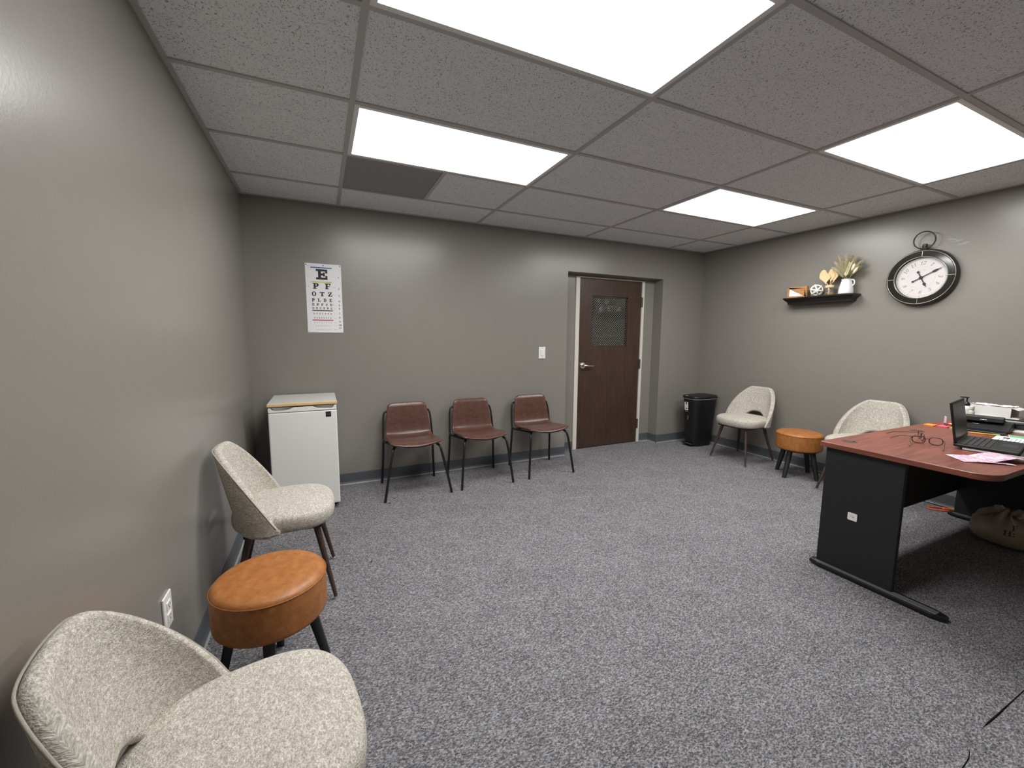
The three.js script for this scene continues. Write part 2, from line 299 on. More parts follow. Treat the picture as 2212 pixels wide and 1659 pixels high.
  const lit = (x, z) => [[G0, ZA + T], [G0, ZA - T], [G0 + 4 * T, ZA - T], [G0 + 4 * T, ZA + T]].some(([a, b]) => Math.abs(a - x) < 0.01 && Math.abs(b - z) < 0.01);
  const layTile = (x0, x1, z0, z1, mat) => { const w = x1 - x0 - 0.012, d = z1 - z0 - 0.012; part('ceiling_tile', boxUV(rbox(w, 0.014, d, 0.003, 0, 0, 0, 1).translate((x0 + x1) / 2, HC + 0.0115, (z0 + z1) / 2), 1 / 1.22, rnd(), rnd()), mat || M.tile, c, mat ? 'dark grey smooth square ceiling tile' : undefined); };
  for (let i = 0; i < 5; i++) for (let j = 0; j < zs.length - 1; j++) {
    const [x0, x1, z0, z1] = [xs[i], xs[i + 1], zs[j], zs[j + 1]];
    if (lit(x0, z0)) continue;
    if (i === 1 && j === 1) { layTile(x0, x0 + T, z0, z1, M.darkTile); layTile(x0 + T, x1, z0, z1); part('tee_bar', box(0.024, 0.006, z1 - z0 - 0.024, x0 + T, HC + 0.0015, (z0 + z1) / 2), M.grid, c); continue; }
    layTile(x0, x1, z0, z1);
  }
  for (let j = 1; j < zs.length - 1; j++) part('tee_bar', box(WR, 0.006, 0.024, WR / 2, HC + 0.0015, zs[j]), M.grid, c);
  for (let i = 1; i < 5; i++) for (let j = 0; j < zs.length - 1; j++) part('tee_bar', box(0.024, 0.006, zs[j + 1] - zs[j] - 0.024, xs[i], HC + 0.0015, (zs[j] + zs[j + 1]) / 2), M.grid, c);
  part('wall_angle', [box(WR, 0.005, 0.022, WR / 2, HC + 0.002, 0.011), box(WR, 0.005, 0.022, WR / 2, HC + 0.002, ZF - 0.011)], M.grid, c);
  part('wall_angle', [box(0.022, 0.005, ZF - 0.044, 0.011, HC + 0.002, ZF / 2), box(0.022, 0.005, ZF - 0.044, WR - 0.011, HC + 0.002, ZF / 2)], M.grid, c);
}

// ---------------------------------------------------------------- door
{
  const d = struct('door_1', null, null, 'dark brown wooden door with wired glass window and white frame');
  const fz0 = RZ - 0.06, fz1 = RZ + 0.014, lx0 = 3.197, lx1 = 4.097, ly = 1.985;
  part('door_jamb', rbox(lx0 - DX0 - 0.003, DY, fz1 - fz0, 0.003, (DX0 + lx0 - 0.003) / 2, DY / 2, (fz0 + fz1) / 2, 2), M.frameWhite, d, 'white painted door jamb');
  part('door_jamb', rbox(DX1 - lx1 - 0.003, DY, fz1 - fz0, 0.003, (DX1 + lx1 + 0.003) / 2, DY / 2, (fz0 + fz1) / 2, 2), M.frameWhite, d, 'white painted door jamb');
  part('door_head', box(lx1 - lx0 + 0.006, DY - ly - 0.003, fz1 - fz0, (lx0 + lx1) / 2, (DY + ly + 0.003) / 2, (fz0 + fz1) / 2), M.frameWhite, d, 'white painted door head');
  const s = shapeOf([[lx0, 0.008], [lx1, 0.008], [lx1, ly], [lx0, ly]]), hole = new THREE.Path();
  const [wx0, wx1, wy0, wy1] = [3.376, 3.896, 1.211, 1.792];
  hole.moveTo(wx0, wy0); hole.lineTo(wx0, wy1); hole.lineTo(wx1, wy1); hole.lineTo(wx1, wy0); hole.closePath(); s.holes.push(hole);
  const lz = RZ - 0.042;
  const leaf = part('door_leaf', boxUV(extrude(s, 0.044, 0.0015, 1).translate(0, 0, lz), 1), M.door, d, 'dark brown wood veneer door leaf');
  const st = 0.014, sd = 0.03, szc = lz + 0.02;
  part('glazing_stop', [span(wx0, wx1, wy1 - st, wy1, szc - sd / 2, szc + sd / 2), span(wx0, wx1, wy0, wy0 + 0.006, szc - sd / 2, szc + sd / 2), span(wx0, wx0 + 0.006, wy0, wy1, szc - sd / 2, szc + sd / 2), span(wx1 - st, wx1, wy0, wy1, szc - sd / 2, szc + sd / 2)], M.doorStop, leaf);
  part('window_pane', span(wx0 + 0.002, wx1 - 0.002, wy0 + 0.002, wy1 - 0.002, szc - 0.003, szc + 0.003), M.glass, leaf, 'wired glass pane');
  const wires = []; const w = wx1 - wx0 - 0.012, h = wy1 - wy0 - 0.012, step = 0.03;
  for (let c = -h; c < w; c += step) {    // rising to the right
    const x0 = Math.max(0, c), y0 = x0 - c, x1 = Math.min(w, c + h), y1 = x1 - c; if (x1 - x0 < 0.01) continue;
    wires.push(beam([wx0 + 0.006 + x0, wy0 + 0.006 + y0, szc + 0.0045], [wx0 + 0.006 + x1, wy0 + 0.006 + y1, szc + 0.0045], 0.0055, 0.002));
  }
  part('wire_mesh', wires, M.wire, leaf).userData.kind = 'stuff';
  const hx = 3.256, hy = 0.992, hz = lz + 0.044;
  const hd = part('door_handle', [new THREE.CylinderGeometry(0.036, 0.038, 0.012, 32).rotateX(Math.PI / 2).translate(hx, hy, hz + 0.006), new THREE.CylinderGeometry(0.017, 0.022, 0.045, 24).rotateX(Math.PI / 2).translate(hx, hy, hz + 0.03)], M.chrome, leaf, 'brushed metal lever handle');
  part('lever', tubeCap([[hx, hy, hz + 0.05], [hx + 0.03, hy - 0.002, hz + 0.055], [hx + 0.08, hy - 0.006, hz + 0.052], [hx + 0.125, hy - 0.008, hz + 0.046]], 0.0095, 20, 12), M.chrome, hd);
  for (const y of [1.745, 0.99, 0.237]) part('hinge', [bar([lx1 + 0.004, y - 0.06, hz + 0.006], [lx1 + 0.004, y + 0.06, hz + 0.006], 0.009), span(lx1 - 0.012, lx1 + 0.004, y - 0.058, y + 0.058, hz - 0.004, hz + 0.002), span(lx1 + 0.004, lx1 + 0.016, y - 0.058, y + 0.058, fz1 - 0.006, fz1 + 0.002)], M.hinge, leaf, 'dark metal hinge');
}

// ---------------------------------------------------------------- wall fittings
{
  const sw = thing('light_switch', 'white rocker light switch on the wall beside the door', 'light switch', [2.639, 1.15, 0]);
  part('cover_plate', rbox(0.08, 0.124, 0.006, 0.0028, 0, 0, 0.003), M.plastic, sw);
  part('rocker', rbox(0.033, 0.066, 0.008, 0.002, 0, 0, 0.008).rotateX(0.03), M.plastic, sw);
  for (const y of [-0.05, 0.05]) part('screw', new THREE.CylinderGeometry(0.0032, 0.0032, 0.002, 12).rotateX(Math.PI / 2).translate(0, y, 0.0065), M.chrome, sw);
  const ot = thing('wall_outlet', 'white wall outlet low on the wall behind the cream chair', 'outlet', [0, 0.385, 2.16], Math.PI / 2);
  part('cover_plate', rbox(0.076, 0.118, 0.007, 0.003, 0, 0, 0.0035), M.plastic, ot);
  for (const y of [-0.02, 0.02]) {
    const r = part('receptacle', rbox(0.034, 0.028, 0.004, 0.0018, 0, y, 0.008), M.plastic, ot);
    part('slot', [box(0.002, 0.008, 0.001, -0.006, y + 0.003, 0.0102), box(0.002, 0.007, 0.001, 0.006, y + 0.003, 0.0102), box(0.004, 0.004, 0.001, 0, y - 0.007, 0.0102)], M.dark, r);
  }
  // eye chart
  const map = canvasTex(720, 1488, (x, W, H) => {
    x.fillStyle = '#e9e7ea'; x.fillRect(0, 0, W, H);
    const k = W / 272; const P = (v) => v * k;      // millimetres
    x.fillStyle = '#2f62a8'; x.fillRect(P(40), P(28), P(160), P(9));
    x.fillStyle = '#d6cf7c'; x.fillRect(P(40), P(142), P(156), P(13));
    x.fillStyle = '#57534f'; x.fillRect(P(38), P(377), P(158), P(8));
    x.fillStyle = '#c23b45'; x.fillRect(P(38), P(456), P(158), P(8));
    const rows = [['E', 128, 84, 88, 0], ['PF', 203, 44, 44, 90], ['OTZ', 262, 33, 34, 61], ['PLDE', 308, 25, 22, 44], ['EPFCD', 341, 18, 18, 34], ['DECFPZ', 369, 15, 14, 27.5], ['EYOLEPD', 412, 12, 10, 21.5], ['PDEFSOUE', 446, 10, 8, 17.5], ['NLVETDOC', 484, 7, 7, 18], ['RLERPTOE', 511, 6, 5.5, 15], ['OFPNDLVTE', 540, 4.5, 4.5, 12.5]];
    rows.forEach(([t, base, h, w, gap], i) => {
      const n = t.length, cx = i === 0 ? 122 : 117 + (i < 3 ? 2 : 0);
      [...t].forEach((ch, j) => {
        x.save(); x.translate(P(cx + (j - (n - 1) / 2) * gap), P(base)); x.fillStyle = i < 6 ? '#1d1b1d' : i < 8 ? '#4a474a' : '#858286';
        if (i === 0) { for (const [a, b, w2, h2] of [[-43, -84, 86, 17], [-43, -17, 86, 17], [-27, -84, 22, 84], [-27, -51, 50, 17], [27, -84, 16, 32], [27, -32, 16, 32], [9, -58, 15, 31]]) x.fillRect(P(a), P(b), P(w2), P(h2)); x.restore(); return; }
        x.font = `bold ${P(h / 0.72)}px serif`; x.textAlign = 'center'; x.strokeStyle = x.fillStyle; x.lineWidth = P(h * 0.07);
        const m = x.measureText(ch).width; x.scale(P(w * (i < 1 ? 1 : 1.02)) / Math.max(m, 1), 1); x.fillText(ch, 0, 0); x.strokeText(ch, 0, 0); x.restore();
      });
      x.textAlign = 'center'; x.fillStyle = i > 7 ? '#2b2a2c' : '#504e52'; x.font = `bold ${P(21)}px sans-serif`; x.fillText(String(i + 1), P(248), P([112, 203, 262, 308, 341, 369, 410, 443, 478, 507, 533][i]));
      x.fillStyle = '#a5a2a6'; x.font = `${P(7)}px sans-serif`; const ft = [200, 100, 70, 50, 40, 30, 25, 20, 15, 13, 10][i];
      x.fillText(`20/${ft}`, P(212), P(base - h * 0.3)); x.fillText(`${ft}`, P(20), P(base - h * 0.3));
    });
    x.fillStyle = '#aaa8ad'; x.font = `${P(5)}px sans-serif`; x.textAlign = 'left'; x.fillRect(P(14), P(20), P(62), P(1.5));
  });
  const ch = thing('eye_chart', 'white eye test chart with rows of black letters and coloured bars', 'eye chart', [0.559, 1.623, 0.0]);
  const sheet = new THREE.BoxGeometry(0.272, 0.563, 0.0016).translate(0, 0, 0.0018);
  const face = std({ map, roughness: 0.55 });
  part('sheet', new THREE.BoxGeometry(0.272, 0.563, 0.0012).translate(0, 0, 0.0012), M.paper, ch);
  part('printed_face', new THREE.PlaneGeometry(0.272, 0.563).translate(0, 0, 0.0021), face, ch);
  for (const [x, y] of [[-0.128, 0.27], [0.0, 0.268], [0.126, 0.27], [-0.128, -0.27], [0.128, -0.27]]) part('tack', new THREE.SphereGeometry(0.0042, 12, 8).scale(1, 1, 0.5).translate(x, y, 0.003), y > 0 ? M.dark : M.chrome, ch);
}

// ---------------------------------------------------------------- cream chairs
const sgnpow = (v, e) => Math.sign(v) * Math.pow(Math.abs(v), e);
function makeCreamChair(label) {
  const t = thing('upholstered_chair', label, 'chair', [0, 0, 0], 0, 'cream upholstered chairs');
  // seat cushion
  const contour = (a, s) => { const n = 2.7, c = Math.cos(a), q = Math.sin(a), zz = sgnpow(q, 2 / n), xx = sgnpow(c, 2 / n); return [0.236 * s * xx * (1 + 0.07 * zz), 0.008 + 0.23 * s * zz]; };
  const lv = [[0.72, 0.388], [0.86, 0.389], [0.93, 0.394], [0.972, 0.404], [0.992, 0.418], [1.0, 0.434], [0.997, 0.448], [0.985, 0.46], [0.96, 0.4695], [0.92, 0.476], [0.85, 0.4815], [0.7, 0.486], [0.5, 0.489], [0.25, 0.4905], [0.06, 0.491]];
  const seat = loft(lv.map(([s, y]) => Array.from({ length: 64 }, (_, i) => { const [x, z] = contour(-i / 64 * 2 * Math.PI, s); return [x, y - 0.006 * Math.max(0, z / 0.25) ** 2, z]; })));
  part('seat', boxUV(seat, 4), M.fabric, t);
  // wrap-around back shell
  const PM = 92 * Math.PI / 180, A = 0.232;
  const b = (h) => 0.165 + 0.085 * (h - 0.40) / 0.39;
  const mid = (ph, h) => { const n = 2.5, s = Math.sin(ph), c = Math.cos(ph); const top = Math.max(0, (h - 0.42) / 0.37); return V3(sgnpow(s, 2 / n) * (A + 0.012 * Math.sin(Math.PI * Math.min(1, top)) - 0.012 * top), h, -sgnpow(c, 2 / n) * b(h) - 0.012); };
  const nor = (ph, h) => { const e = 0.01, du = mid(ph + e, h).sub(mid(ph - e, h)), dv = mid(ph, h + e).sub(mid(ph, h - e)); return dv.cross(du).normalize(); };   // outward
  const H = (ph) => { const d = Math.abs(ph) * 180 / Math.PI, s = Math.max(0, d - 20) / (92 - 20); return 0.788 - 0.365 * Math.pow(s, 1.6); };
  const L = (ph) => { const d = Math.abs(ph) * 180 / Math.PI; const k = d < 33 ? Math.cos(d / 33 * Math.PI / 2) ** 0.75 : 0; return 0.383 + 0.138 * k; };
  const TH = 0.018, NP = 72, rings = [], uvs = [], rim = []; let arc = 0, last = null;
  for (let i = 0; i <= NP; i++) {
    const ph = -PM + 2 * PM * i / NP, e = Math.min(1, Math.sqrt(Math.max(0.03, Math.min(i, NP - i) / 4))), lo = L(ph), hi = H(ph), cen = (lo + hi) / 2, half = (hi - lo) / 2 * (0.45 + 0.55 * e), th = TH * (0.35 + 0.65 * e);
    const foot = mid(ph, 0.5); if (last) arc += foot.distanceTo(last); last = foot;
    const ring = [], ruv = [], m = 16, put = (h, n, v = h) => { ruv.push([arc * 4, v * 4.1]); const p = mid(ph, h).addScaledVector(nor(ph, Math.max(lo + 0.005, Math.min(hi - 0.005, h))), n); ring.push(p.toArray()); };
    const bot = cen - half + th, tp = cen + half - th;
    for (let k = 0; k <= m; k++) put(bot + (tp - bot) * k / m, th);
    for (let k = 1; k < 6; k++) { const a = Math.PI * k / 6; put(tp + th * Math.sin(a), th * Math.cos(a), tp + th * Math.min(a, Math.PI - a)); }
    for (let k = 0; k <= m; k++) put(tp - (tp - bot) * k / m, -th);
    for (let k = 1; k < 6; k++) { const a = Math.PI * k / 6; put(bot - th * Math.sin(a), -th * Math.cos(a), bot - th * Math.min(a, Math.PI - a)); }
    rings.push(ring); uvs.push(ruv);
    if (i > 0 && i < NP) rim.push(mid(ph, cen + half - 0.006).addScaledVector(nor(ph, hi - 0.01), th * 0.93).toArray());
  }
  const flat = (r) => { const c = [0, 1, 2].map((q) => r.reduce((a, p) => a + p[q], 0) / r.length); return r.map((p) => p.map((v, q) => c[q] + (v - c[q]) * 0.02)); };
  const back = part('backrest', loftUV([flat(rings[0]), ...rings, flat(rings[NP])], [uvs[0], ...uvs, uvs[NP]]), M.fabric, t);
  part('piping', tube(rim, 0.0028, 120, 6), M.piping, back);
  part('seat_frame', rbox(0.34, 0.02, 0.34, 0.008, 0, 0.379, 0.01), M.dark, t);
  part('back_rail', bar([-0.135, 0.408, -0.163], [0.135, 0.408, -0.163], 0.012), M.steel, t, 'grey steel rail');
  for (const sx of [-1, 1]) for (const sz of [-1, 1]) {
    const a = [sx * 0.135, 0.384, sz * 0.14 + 0.005], f = [sx * 0.208, 0.014, sz * 0.222];
    const leg = part('leg', boxUV(bar(a, f, 0.0165, 0.009), 4), M.chairLeg, t);
    part('glide', [bar([f[0], 0.014, f[2]], [f[0] + sx * 0.002, 0.004, f[2] + sz * 0.002], 0.0095, 0.0095), new THREE.CylinderGeometry(0.012, 0.012, 0.005, 16).translate(f[0] + sx * 0.002, 0.0025, f[2] + sz * 0.002)], M.chrome, leg, 'chrome foot glide');
  }
  return t;
}
const cream = makeCreamChair('cream upholstered chair between the white mini fridge and the tan stool');
cream.position.set(0.308, 0, 1.495); cream.rotation.y = Math.PI / 2;
dup(cream, [0.328, 0, 2.885], Math.PI / 2 + 0.14, 'cream upholstered chair beside the wall outlet and tan stool');
dup(cream, [4.634, 0, 0.92], -Math.PI / 2, 'cream upholstered chair beside the black trash can');
dup(cream, [4.634, 0, 2.008], -Math.PI / 2, 'cream upholstered chair partly hidden behind the desk');

// ---------------------------------------------------------------- tan stools
function makeStool(label) {
  const t = thing('round_stool', label, 'stool', [0, 0, 0], 0, 'tan leather stools');
  const y0 = 0.266, y1 = 0.432, R = 0.19;
  part('cushion', boxUV(lathe([[0, y0], [R - 0.02, y0], [R - 0.008, y0 + 0.003], [R - 0.002, y0 + 0.01], [R, y0 + 0.02], [R + 0.001, (y0 + y1) / 2], [R, y1 - 0.028], [R - 0.002, y1 - 0.02], [R - 0.006, y1 - 0.0125], [R - 0.014, y1 - 0.006], [R - 0.03, y1 - 0.001], [R - 0.07, y1 + 0.004], [0.06, y1 + 0.006], [0, y1 + 0.0065]], 72), 6), M.tan, t);
  part('seam', new THREE.TorusGeometry(R + 0.0002, 0.0018, 6, 90).rotateX(Math.PI / 2).translate(0, y1 - 0.022, 0), std({ color: lin(0.32, 0.12, 0.025), roughness: 0.5 }), t);
  part('base_board', new THREE.CylinderGeometry(R - 0.03, R - 0.03, 0.01, 40).translate(0, y0 - 0.005, 0), M.dark, t);
  for (let k = 0; k < 4; k++) { const a = k * Math.PI / 2, c = Math.cos(a), s = Math.sin(a); part('leg', new THREE.CylinderGeometry(0.026, 0.018, 0.27, 4, 1).rotateY(Math.PI / 4).applyMatrix4(new THREE.Matrix4().makeShear(0, 0, -0.062 * 2 / 0.27 * 0.5, 0, 0, 0)).rotateY(-a).translate(c * 0.155, 0.135, s * 0.155), M.stoolLeg, t); }
  return t;
}
const stool = makeStool('round tan leather stool between two cream chairs near the wall outlet');
stool.position.set(0.305, 0, 2.13);
dup(stool, [4.647, 0, 1.49], 0, 'round tan leather stool against the shelf wall beside the desk');

// ---------------------------------------------------------------- brown chairs
function makeBrownChair(label, splay) {
  const t = thing('leather_chair', label, 'chair', [0, 0, 0], 0, 'brown leather chairs along the wall');
  // centre line from the front of the seat to the top of the back: [z, y]
  const line = new THREE.CatmullRomCurve3([[0.205, 0.430], [0.19, 0.4375], [0.14, 0.441], [0.05, 0.436], [-0.05, 0.429], [-0.115, 0.428], [-0.152, 0.436], [-0.172, 0.455], [-0.184, 0.49], [-0.198, 0.56], [-0.212, 0.63], [-0.227, 0.70], [-0.232, 0.722]].map(([z, y]) => V3(0, y, z)));
  const NU = 30, NV = 70, th = 0.014, rings = [];
  const tot = 0.72;
  for (let i = 0; i <= NV; i++) {
    const v = i / NV, p = line.getPointAt(v), tg = line.getTangentAt(v), n = V3(0, tg.z, -tg.y).multiplyScalar(-1); if (n.y < -0.1) n.negate(); const nn = V3(0, -tg.z, tg.y);   // up / forward side
    // half width along the line with rounded ends
    let w = v < 0.52 ? 0.212 - 0.004 * v / 0.52 : 0.208 - 0.036 * (v - 0.52) / 0.48;
    const r = 0.045, dEnd = (1 - v) * tot, dFront = v * tot;
    if (dEnd < r) w -= r - Math.sqrt(Math.max(0, r * r - (r - dEnd) ** 2));
    const rf = 0.03; if (dFront < rf) w -= rf - Math.sqrt(Math.max(0, rf * rf - (rf - dFront) ** 2));
    w = Math.max(w, 0.1);
    const endT = Math.min(1, Math.sqrt(Math.max(0.06, Math.min(i, NV - i) / 3))), th2 = th * endT;
    const ring = [], up = nn.clone(); if (v < 0.4 && up.y < 0) up.negate(); if (v >= 0.6 && up.z < 0) up.negate(); if (v >= 0.4 && v < 0.6 && up.z + up.y < 0) up.negate();
    const at = (u, s) => {     // u across, s side (+1 sitting side)
      const q = p.clone(); q.x = u * w;
      q.z += 0.028 * (1 - u * u) * Math.max(0, 1 - v * 3) ;                  // bowed front
      q.y += 0.012 * u * u * Math.max(0, 1 - v * 2.2) - 0.012 * (1 - u * u) * Math.max(0, 1 - v * 9);
      const dish = 0.02 * (1 - u * u) * Math.exp(-(((v - 0.62) / 0.22) ** 2));
      q.addScaledVector(up, -dish);
      const wr = Math.abs(u) > 0.55 ? 0.006 * Math.sin((v - 0.5) * 60 + 6 * Math.abs(u)) * Math.exp(-(((v - 0.52) / 0.045) ** 2)) * (Math.abs(u) - 0.55) / 0.45 : 0;
      const e = Math.sqrt(Math.max(0, 1 - Math.abs(u) ** 14));
      return q.addScaledVector(up, s * th2 * e + (s > 0 ? wr : 0)).toArray();
    };
    for (let k = 0; k <= NU; k++) { const u = Math.sin((k / NU - 0.5) * Math.PI); ring.push(at(u, 1)); }
    for (let k = 1; k < NU; k++) { const u = Math.sin((0.5 - k / NU) * Math.PI); ring.push(at(u, -1)); }
    rings.push(ring);
  }
  const cut = Math.round(NV * 0.51);
  // seat and back are the two halves of one bent shell
  const piece = (a, b) => { const gg = loft(rings.slice(a, b + 1)); return gg; };
  part('seat', boxUV(piece(0, cut), 6), M.brown, t);
  part('backrest', boxUV(piece(cut, NV), 6), M.brown, t);
  for (const s of [-1, 1]) {
    part('leg', tubeCap([[s * (0.243 + splay), 0.008, 0.245], [s * (0.222 + splay * 0.5), 0.2, 0.218], [s * 0.203, 0.355, 0.193], [s * 0.194, 0.395, 0.178], [s * 0.178, 0.411, 0.15], [s * 0.165, 0.413, 0.1]], 0.0105, 40, 10), M.blackMetal, t);
    part('leg', tubeCap([[s * 0.236, 0.008, -0.215], [s * 0.226, 0.2, -0.2], [s * 0.219, 0.39, -0.186]], 0.0105, 24, 10), M.blackMetal, t);
    part('back_support', tubeCap([[s * 0.165, 0.408, 0.1], [s * 0.19, 0.398, -0.05], [s * 0.213, 0.392, -0.15], [s * 0.219, 0.4, -0.186], [s * 0.218, 0.45, -0.2], [s * 0.213, 0.55, -0.218], [s * 0.207, 0.61, -0.23], [s * 0.195, 0.64, -0.238], [s * 0.165, 0.65, -0.243]], 0.0085, 60, 8), M.blackMetal, t, 'black metal side hoop');
  }
  for (const [w, y, z] of [[0.17, 0.413, 0.12], [0.21, 0.394, -0.14], [0.17, 0.65, -0.243]]) part('cross_rail', bar([-w, y, z], [w, y, z], 0.0072), M.blackMetal, t);
  return t;
}
makeBrownChair('brown leather chair with black legs beside the white mini fridge', 0.028).position.set(1.198, 0, 0.325);
makeBrownChair('middle one of three brown leather chairs along the wall', 0).position.set(1.806, 0, 0.32);
makeBrownChair('brown leather chair with black legs beside the door recess', 0).position.set(2.462, 0, 0.305);

// ---------------------------------------------------------------- mini fridge
{
  const f = thing('mini_fridge', 'white mini fridge with a tan edged top in the corner', 'fridge', [0.378, 0, 0.28]);
  const hw = 0.222;
  part('cabinet', rbox(2 * hw, 0.77, 0.42, 0.006, 0, 0.422, -0.03), M.fridge, f);
  part('kick_plate', box(0.42, 0.03, 0.4, 0, 0.028, -0.03), M.dark, f);
  for (const x of [-0.19, 0.19]) for (const z of [-0.2, 0.14]) part('foot', new THREE.CylinderGeometry(0.014, 0.016, 0.024, 16).translate(x, 0.012, z), M.dark, f);
  part('door', rbox(2 * hw + 0.004, 0.722, 0.058, 0.01, 0, 0.406, 0.219, 4), M.fridge, f);
  const cap = new THREE.Shape(); const y0 = 0.770, y1 = 0.803, d = 0.774;
  cap.moveTo(-hw, y0); cap.lineTo(hw, y0); cap.lineTo(hw, y1); cap.lineTo(hw - 0.016, y1); cap.quadraticCurveTo(hw - 0.02, d + 0.006, hw - 0.05, d + 0.006); cap.quadraticCurveTo(0.1, d + 0.004, 0.06, y1);
  cap.lineTo(-0.06, y1); cap.quadraticCurveTo(-0.1, d + 0.004, -hw + 0.05, d + 0.006); cap.quadraticCurveTo(-hw + 0.02, d + 0.006, -hw + 0.016, y1); cap.lineTo(-hw, y1); cap.closePath();
  part('handle_rail', [extrude(cap, 0.03, 0.002, 2).translate(0, 0, 0.219), box(2 * hw - 0.006, 0.03, 0.024, 0, 0.787, 0.203)], M.fridge, f, 'white door top with scooped handles');
  const top = part('top_panel', rbox(0.452, 0.022, 0.488, 0.003, 0, 0.822, -0.002), M.fridgeTop, f, 'off-white top panel');
  part('edge_strip', rbox(0.456, 0.021, 0.012, 0.004, 0, 0.8225, 0.248), M.tanEdge, top, 'tan edge strip');
  const badge = part('badge', rbox(0.036, 0.038, 0.003, 0.001, 0.166, 0.738, 0.2492), M.black, f, 'small black square badge');
  part('emblem', [rbox(0.02, 0.003, 0.001, 0.0004, 0.166, 0.744, 0.251), rbox(0.02, 0.003, 0.001, 0.0004, 0.166, 0.734, 0.251), rbox(0.003, 0.012, 0.001, 0.0004, 0.157, 0.739, 0.251), rbox(0.003, 0.012, 0.001, 0.0004, 0.175, 0.739, 0.251)], std({ color: lin(0.1, 0.1, 0.1), roughness: 0.4 }), badge);
}

// ---------------------------------------------------------------- trash can
{
  const t = thing('trash_can', 'black plastic step trash can in the corner', 'trash can', [4.725, 0, 0.262], -Math.PI / 2);
  const ring = (a, b, y, dz = 0) => Array.from({ length: 56 }, (_, i) => { const q = -i / 56 * 2 * Math.PI, n = 4.2; const x = sgnpow(Math.cos(q), 2 / n), z = sgnpow(Math.sin(q), 2 / n); return [a * x * (z > 0 ? 1 - 0.1 * z * z : 1), y, b * z + dz]; });
  part('bin_body', loft([ring(0.09, 0.138, 0.004), ring(0.097, 0.146, 0.006), ring(0.099, 0.148, 0.012), ring(0.104, 0.156, 0.1), ring(0.118, 0.178, 0.4), ring(0.125, 0.19, 0.57), ring(0.125, 0.19, 0.577), ring(0.1, 0.16, 0.577)]), M.black, t);
  part('rim', loft([ring(0.128, 0.194, 0.576), ring(0.131, 0.197, 0.58), ring(0.131, 0.197, 0.586), ring(0.126, 0.192, 0.588)]), std({ color: lin(0.22, 0.22, 0.21), roughness: 0.3 }), t, 'grey rim line');
  const lid = part('lid', loft([ring(0.132, 0.199, 0.589), ring(0.135, 0.202, 0.594), ring(0.135, 0.202, 0.606), ring(0.131, 0.198, 0.615), ring(0.12, 0.186, 0.621), ring(0.08, 0.13, 0.625), ring(0.02, 0.03, 0.626)]), M.black, t);
  part('catch', rbox(0.03, 0.008, 0.022, 0.003, -0.03, 0.619, 0.186).rotateX(0.0), M.chrome, lid, 'bright metal lid catch');
  const lean = -0.085;
  part('lock_plate', [extrude((() => { const s = rrShape(0.05, 0.1, 0.004); s.holes.push(rrShape(0.02, 0.034, 0.008, 0, 0.034, THREE.Path)); s.holes.push(rrShape(0.024, 0.014, 0.006, 0, -0.03, THREE.Path)); return s; })(), 0.004).rotateX(0.075).translate(-0.03, 0.49, 0.186)], M.plastic, t, 'white sliding lock plate');
  const mark = std({ color: lin(0.3, 0.3, 0.29), roughness: 0.5 });
  for (const [w, h, x, y, z] of [[0.02, 0.008, -0.034, 0.425, 0.1815], [0.008, 0.008, -0.012, 0.425, 0.1815], [0.006, 0.05, -0.01, 0.35, 0.1755]]) part('print_mark', box(w, h, 0.001, x, y, z), mark, t);
  part('pedal', [rbox(0.15, 0.014, 0.05, 0.006, 0, 0.03, 0.168), rbox(0.12, 0.018, 0.03, 0.005, 0, 0.022, 0.15)], M.black, t, 'black foot pedal');
  part('pedal_strip', [rbox(0.08, 0.003, 0.006, 0.0012, 0.02, 0.038, 0.188)], M.chrome, t);
}

